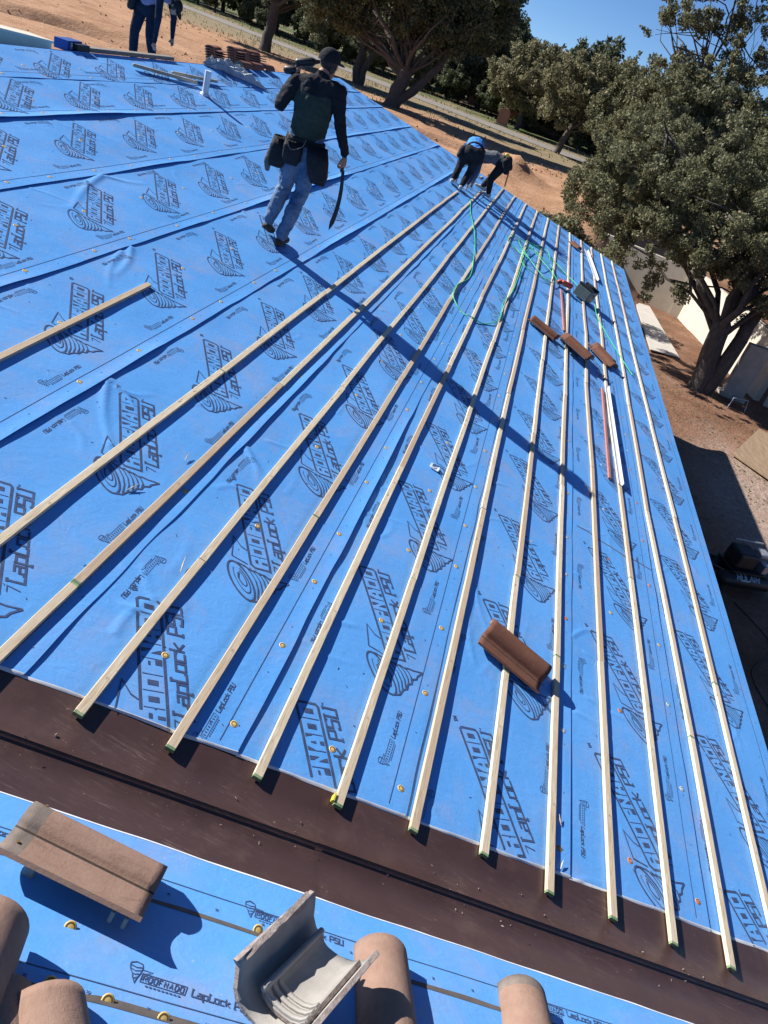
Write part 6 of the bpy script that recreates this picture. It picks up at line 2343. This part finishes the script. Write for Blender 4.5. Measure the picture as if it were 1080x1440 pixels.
    v, f = tube_geo([(0.62, -0.055, 0.18), (0.62, 0.055, 0.18)], [0.09, 0.09], 16, round_ends=False)
    q = obj('rim', pyd('w', v, f), 'grey_metal'); q.parent = w
    for y in (-0.2, 0.2):
        bm = bmesh.new(); add_box(bm, (-0.38, y, 0.08), (0.06, 0.06, 0.18)); P('foot', bm_mesh('d', bm), 'black_plastic')
    pr = Print()
    text_strokes(pr, 'ROLAIR', -0.30, 0.0, 0.13, 0.2, 0.0, 1.0)
    V = []
    for (a, b), z in zip(pr.v, pr.z):
        an = math.pi / 2 + 0.95 - b / 0.152 + 0.1
        V.append((a, -0.22 + 0.1525 * math.cos(an), 0.32 + 0.1525 * math.sin(an)))
    P('lettering', pyd('t', V, [tuple(f) for f in pr.f]), 'grey_metal')
    h = catmull([(6.0, 11.6, GZ + 0.03), (6.5, 10.6, GZ + 0.02), (5.9, 9.6, GZ + 0.02), (6.3, 8.4, GZ + 0.02), (7.2, 7.6, GZ + 0.02)], 8)
    o = tube('cord', h, 0.012, 'black_plastic', cp, 6)
yard()

# shrubs under the trees near the verge and dry leaf litter
def shrub(x, y, r, n, label, mat):
    root = empty('shrub', (x, y, tz(x, y)), label, 'shrub')
    z0 = tz(x, y)
    cs, rs = blob_clumps([((x, y, z0 + r * 0.6), r, r, r * 0.7)], 60, r * 0.2, r * 0.4, 0.3)
    V, F = leaves_geo(cs, rs, n, 0.07)
    put(obj('foliage', np_mesh('foliage', V, F), mat), root)
    v, f = tube_geo([(x, y, z0 - 0.1), (x + 0.05, y, z0 + r * 0.6)], [0.05, 0.02], 6)
    put(obj('stem', pyd('stem', v, f), 'bark'), root)
shrub(1.2, 31.0, 1.5, 9000, 'low olive shrub just beyond the far corner of the roof', 'leaf_olive')
shrub(2.9, 30.2, 1.4, 8000, 'low brownish shrub under the yard tree beyond the roof corner', 'leaf_pale')

def litter():
    n = 5200
    x = rng.uniform(4.0, 11.5, n)
    y = rng.uniform(12.0, 34.0, n)
    keep = (vnoise(x * 0.8, y * 0.8, 5) + rng.normal(size=n) * 0.3) > -0.1
    x, y = x[keep], y[keep]
    n = len(x)
    z = terrain(x, y) + 0.012 + 0.02 * rng.random(n)
    c = np.stack([x, y, z], 1)
    a = rng.uniform(0, 6.28, n)
    s = rng.uniform(0.02, 0.06, n)
    u = np.stack([np.cos(a), np.sin(a), rng.uniform(-.3, .3, n)], 1) * s[:, None]
    v = np.stack([-np.sin(a), np.cos(a), rng.uniform(-.3, .3, n)], 1) * (s * 0.5)[:, None]
    V = np.stack([c - u, c + v, c + u, c - v], 1).reshape(-1, 3)
    o = obj('leaf_litter', np_mesh('leaf_litter', V, np.arange(n * 4).reshape(-1, 4)), 'leaf_pale')
    tag(o, 'dry fallen leaves scattered over the yard soil', 'leaf litter', kind='stuff')
litter()

def clods():
    """loose clods and stones on the graded dirt, one mass"""
    n = 2600
    x = rng.uniform(-38, 6, n)
    y = rng.uniform(30, 62, n)
    r = 0.02 + 0.07 * rng.random(n) ** 3
    near_bank = np.exp(-(((y - 36.5) - (x + 22) * 0.47) / 2.5) ** 2)
    keep = rng.random(n) < 0.25 + 0.75 * near_bank
    x, y, r = x[keep], y[keep], r[keep]
    n = len(x)
    c = np.stack([x, y, terrain(x, y) + r * 0.3], 1)
    base = np.array([[1, 0, 0], [-1, 0, 0], [0, 1, 0], [0, -1, 0], [0, 0, 1], [0, 0, -1]], float)
    V = c[:, None, :] + base[None] * r[:, None, None] * (0.6 + 0.8 * rng.random((n, 6, 1)))
    T = np.array([[0, 2, 4], [2, 1, 4], [1, 3, 4], [3, 0, 4], [2, 0, 5], [1, 2, 5], [3, 1, 5], [0, 3, 5]])
    F = (np.arange(n)[:, None, None] * 6 + T[None]).reshape(-1, 3)
    o = obj('dirt_clods', np_mesh('dirt_clods', V.reshape(-1, 3), F), 'ground')
    tag(o, 'loose clods and stones on the bare orange dirt', 'clods', kind='stuff')
    # dry grass tufts between the dirt and the road
    n = 16000
    t = rng.uniform(-50, 45, n)
    w = rng.uniform(-22, 30, n)
    keep = (np.abs(w) > 3.2) & (vnoise(t * 0.25, w * 0.25, 77) + rng.normal(size=n) * 0.4 > 0.0)
    t, w = t[keep], w[keep]
    n = len(t)
    px = c2.x + d2.x * t + m2.x * w
    py = c2.y + d2.y * t + m2.y * w
    b = np.stack([px, py, terrain(px, py) - 0.02], 1)
    a = rng.uniform(0, 6.28, n)
    h = rng.uniform(0.10, 0.28, n)
    s_ = np.stack([np.cos(a), np.sin(a), np.zeros(n)], 1) * 0.06
    tip = b + np.stack([rng.normal(size=n) * 0.06, rng.normal(size=n) * 0.06, h], 1)
    V = np.stack([b - s_, b + s_, tip], 1).reshape(-1, 3)
    o = obj('dry_grass', np_mesh('dry_grass', V, np.arange(n * 3).reshape(-1, 3)), 'leaf_pale')
    tag(o, 'dry grass tufts along the road verge', 'grass', kind='stuff')
clods()
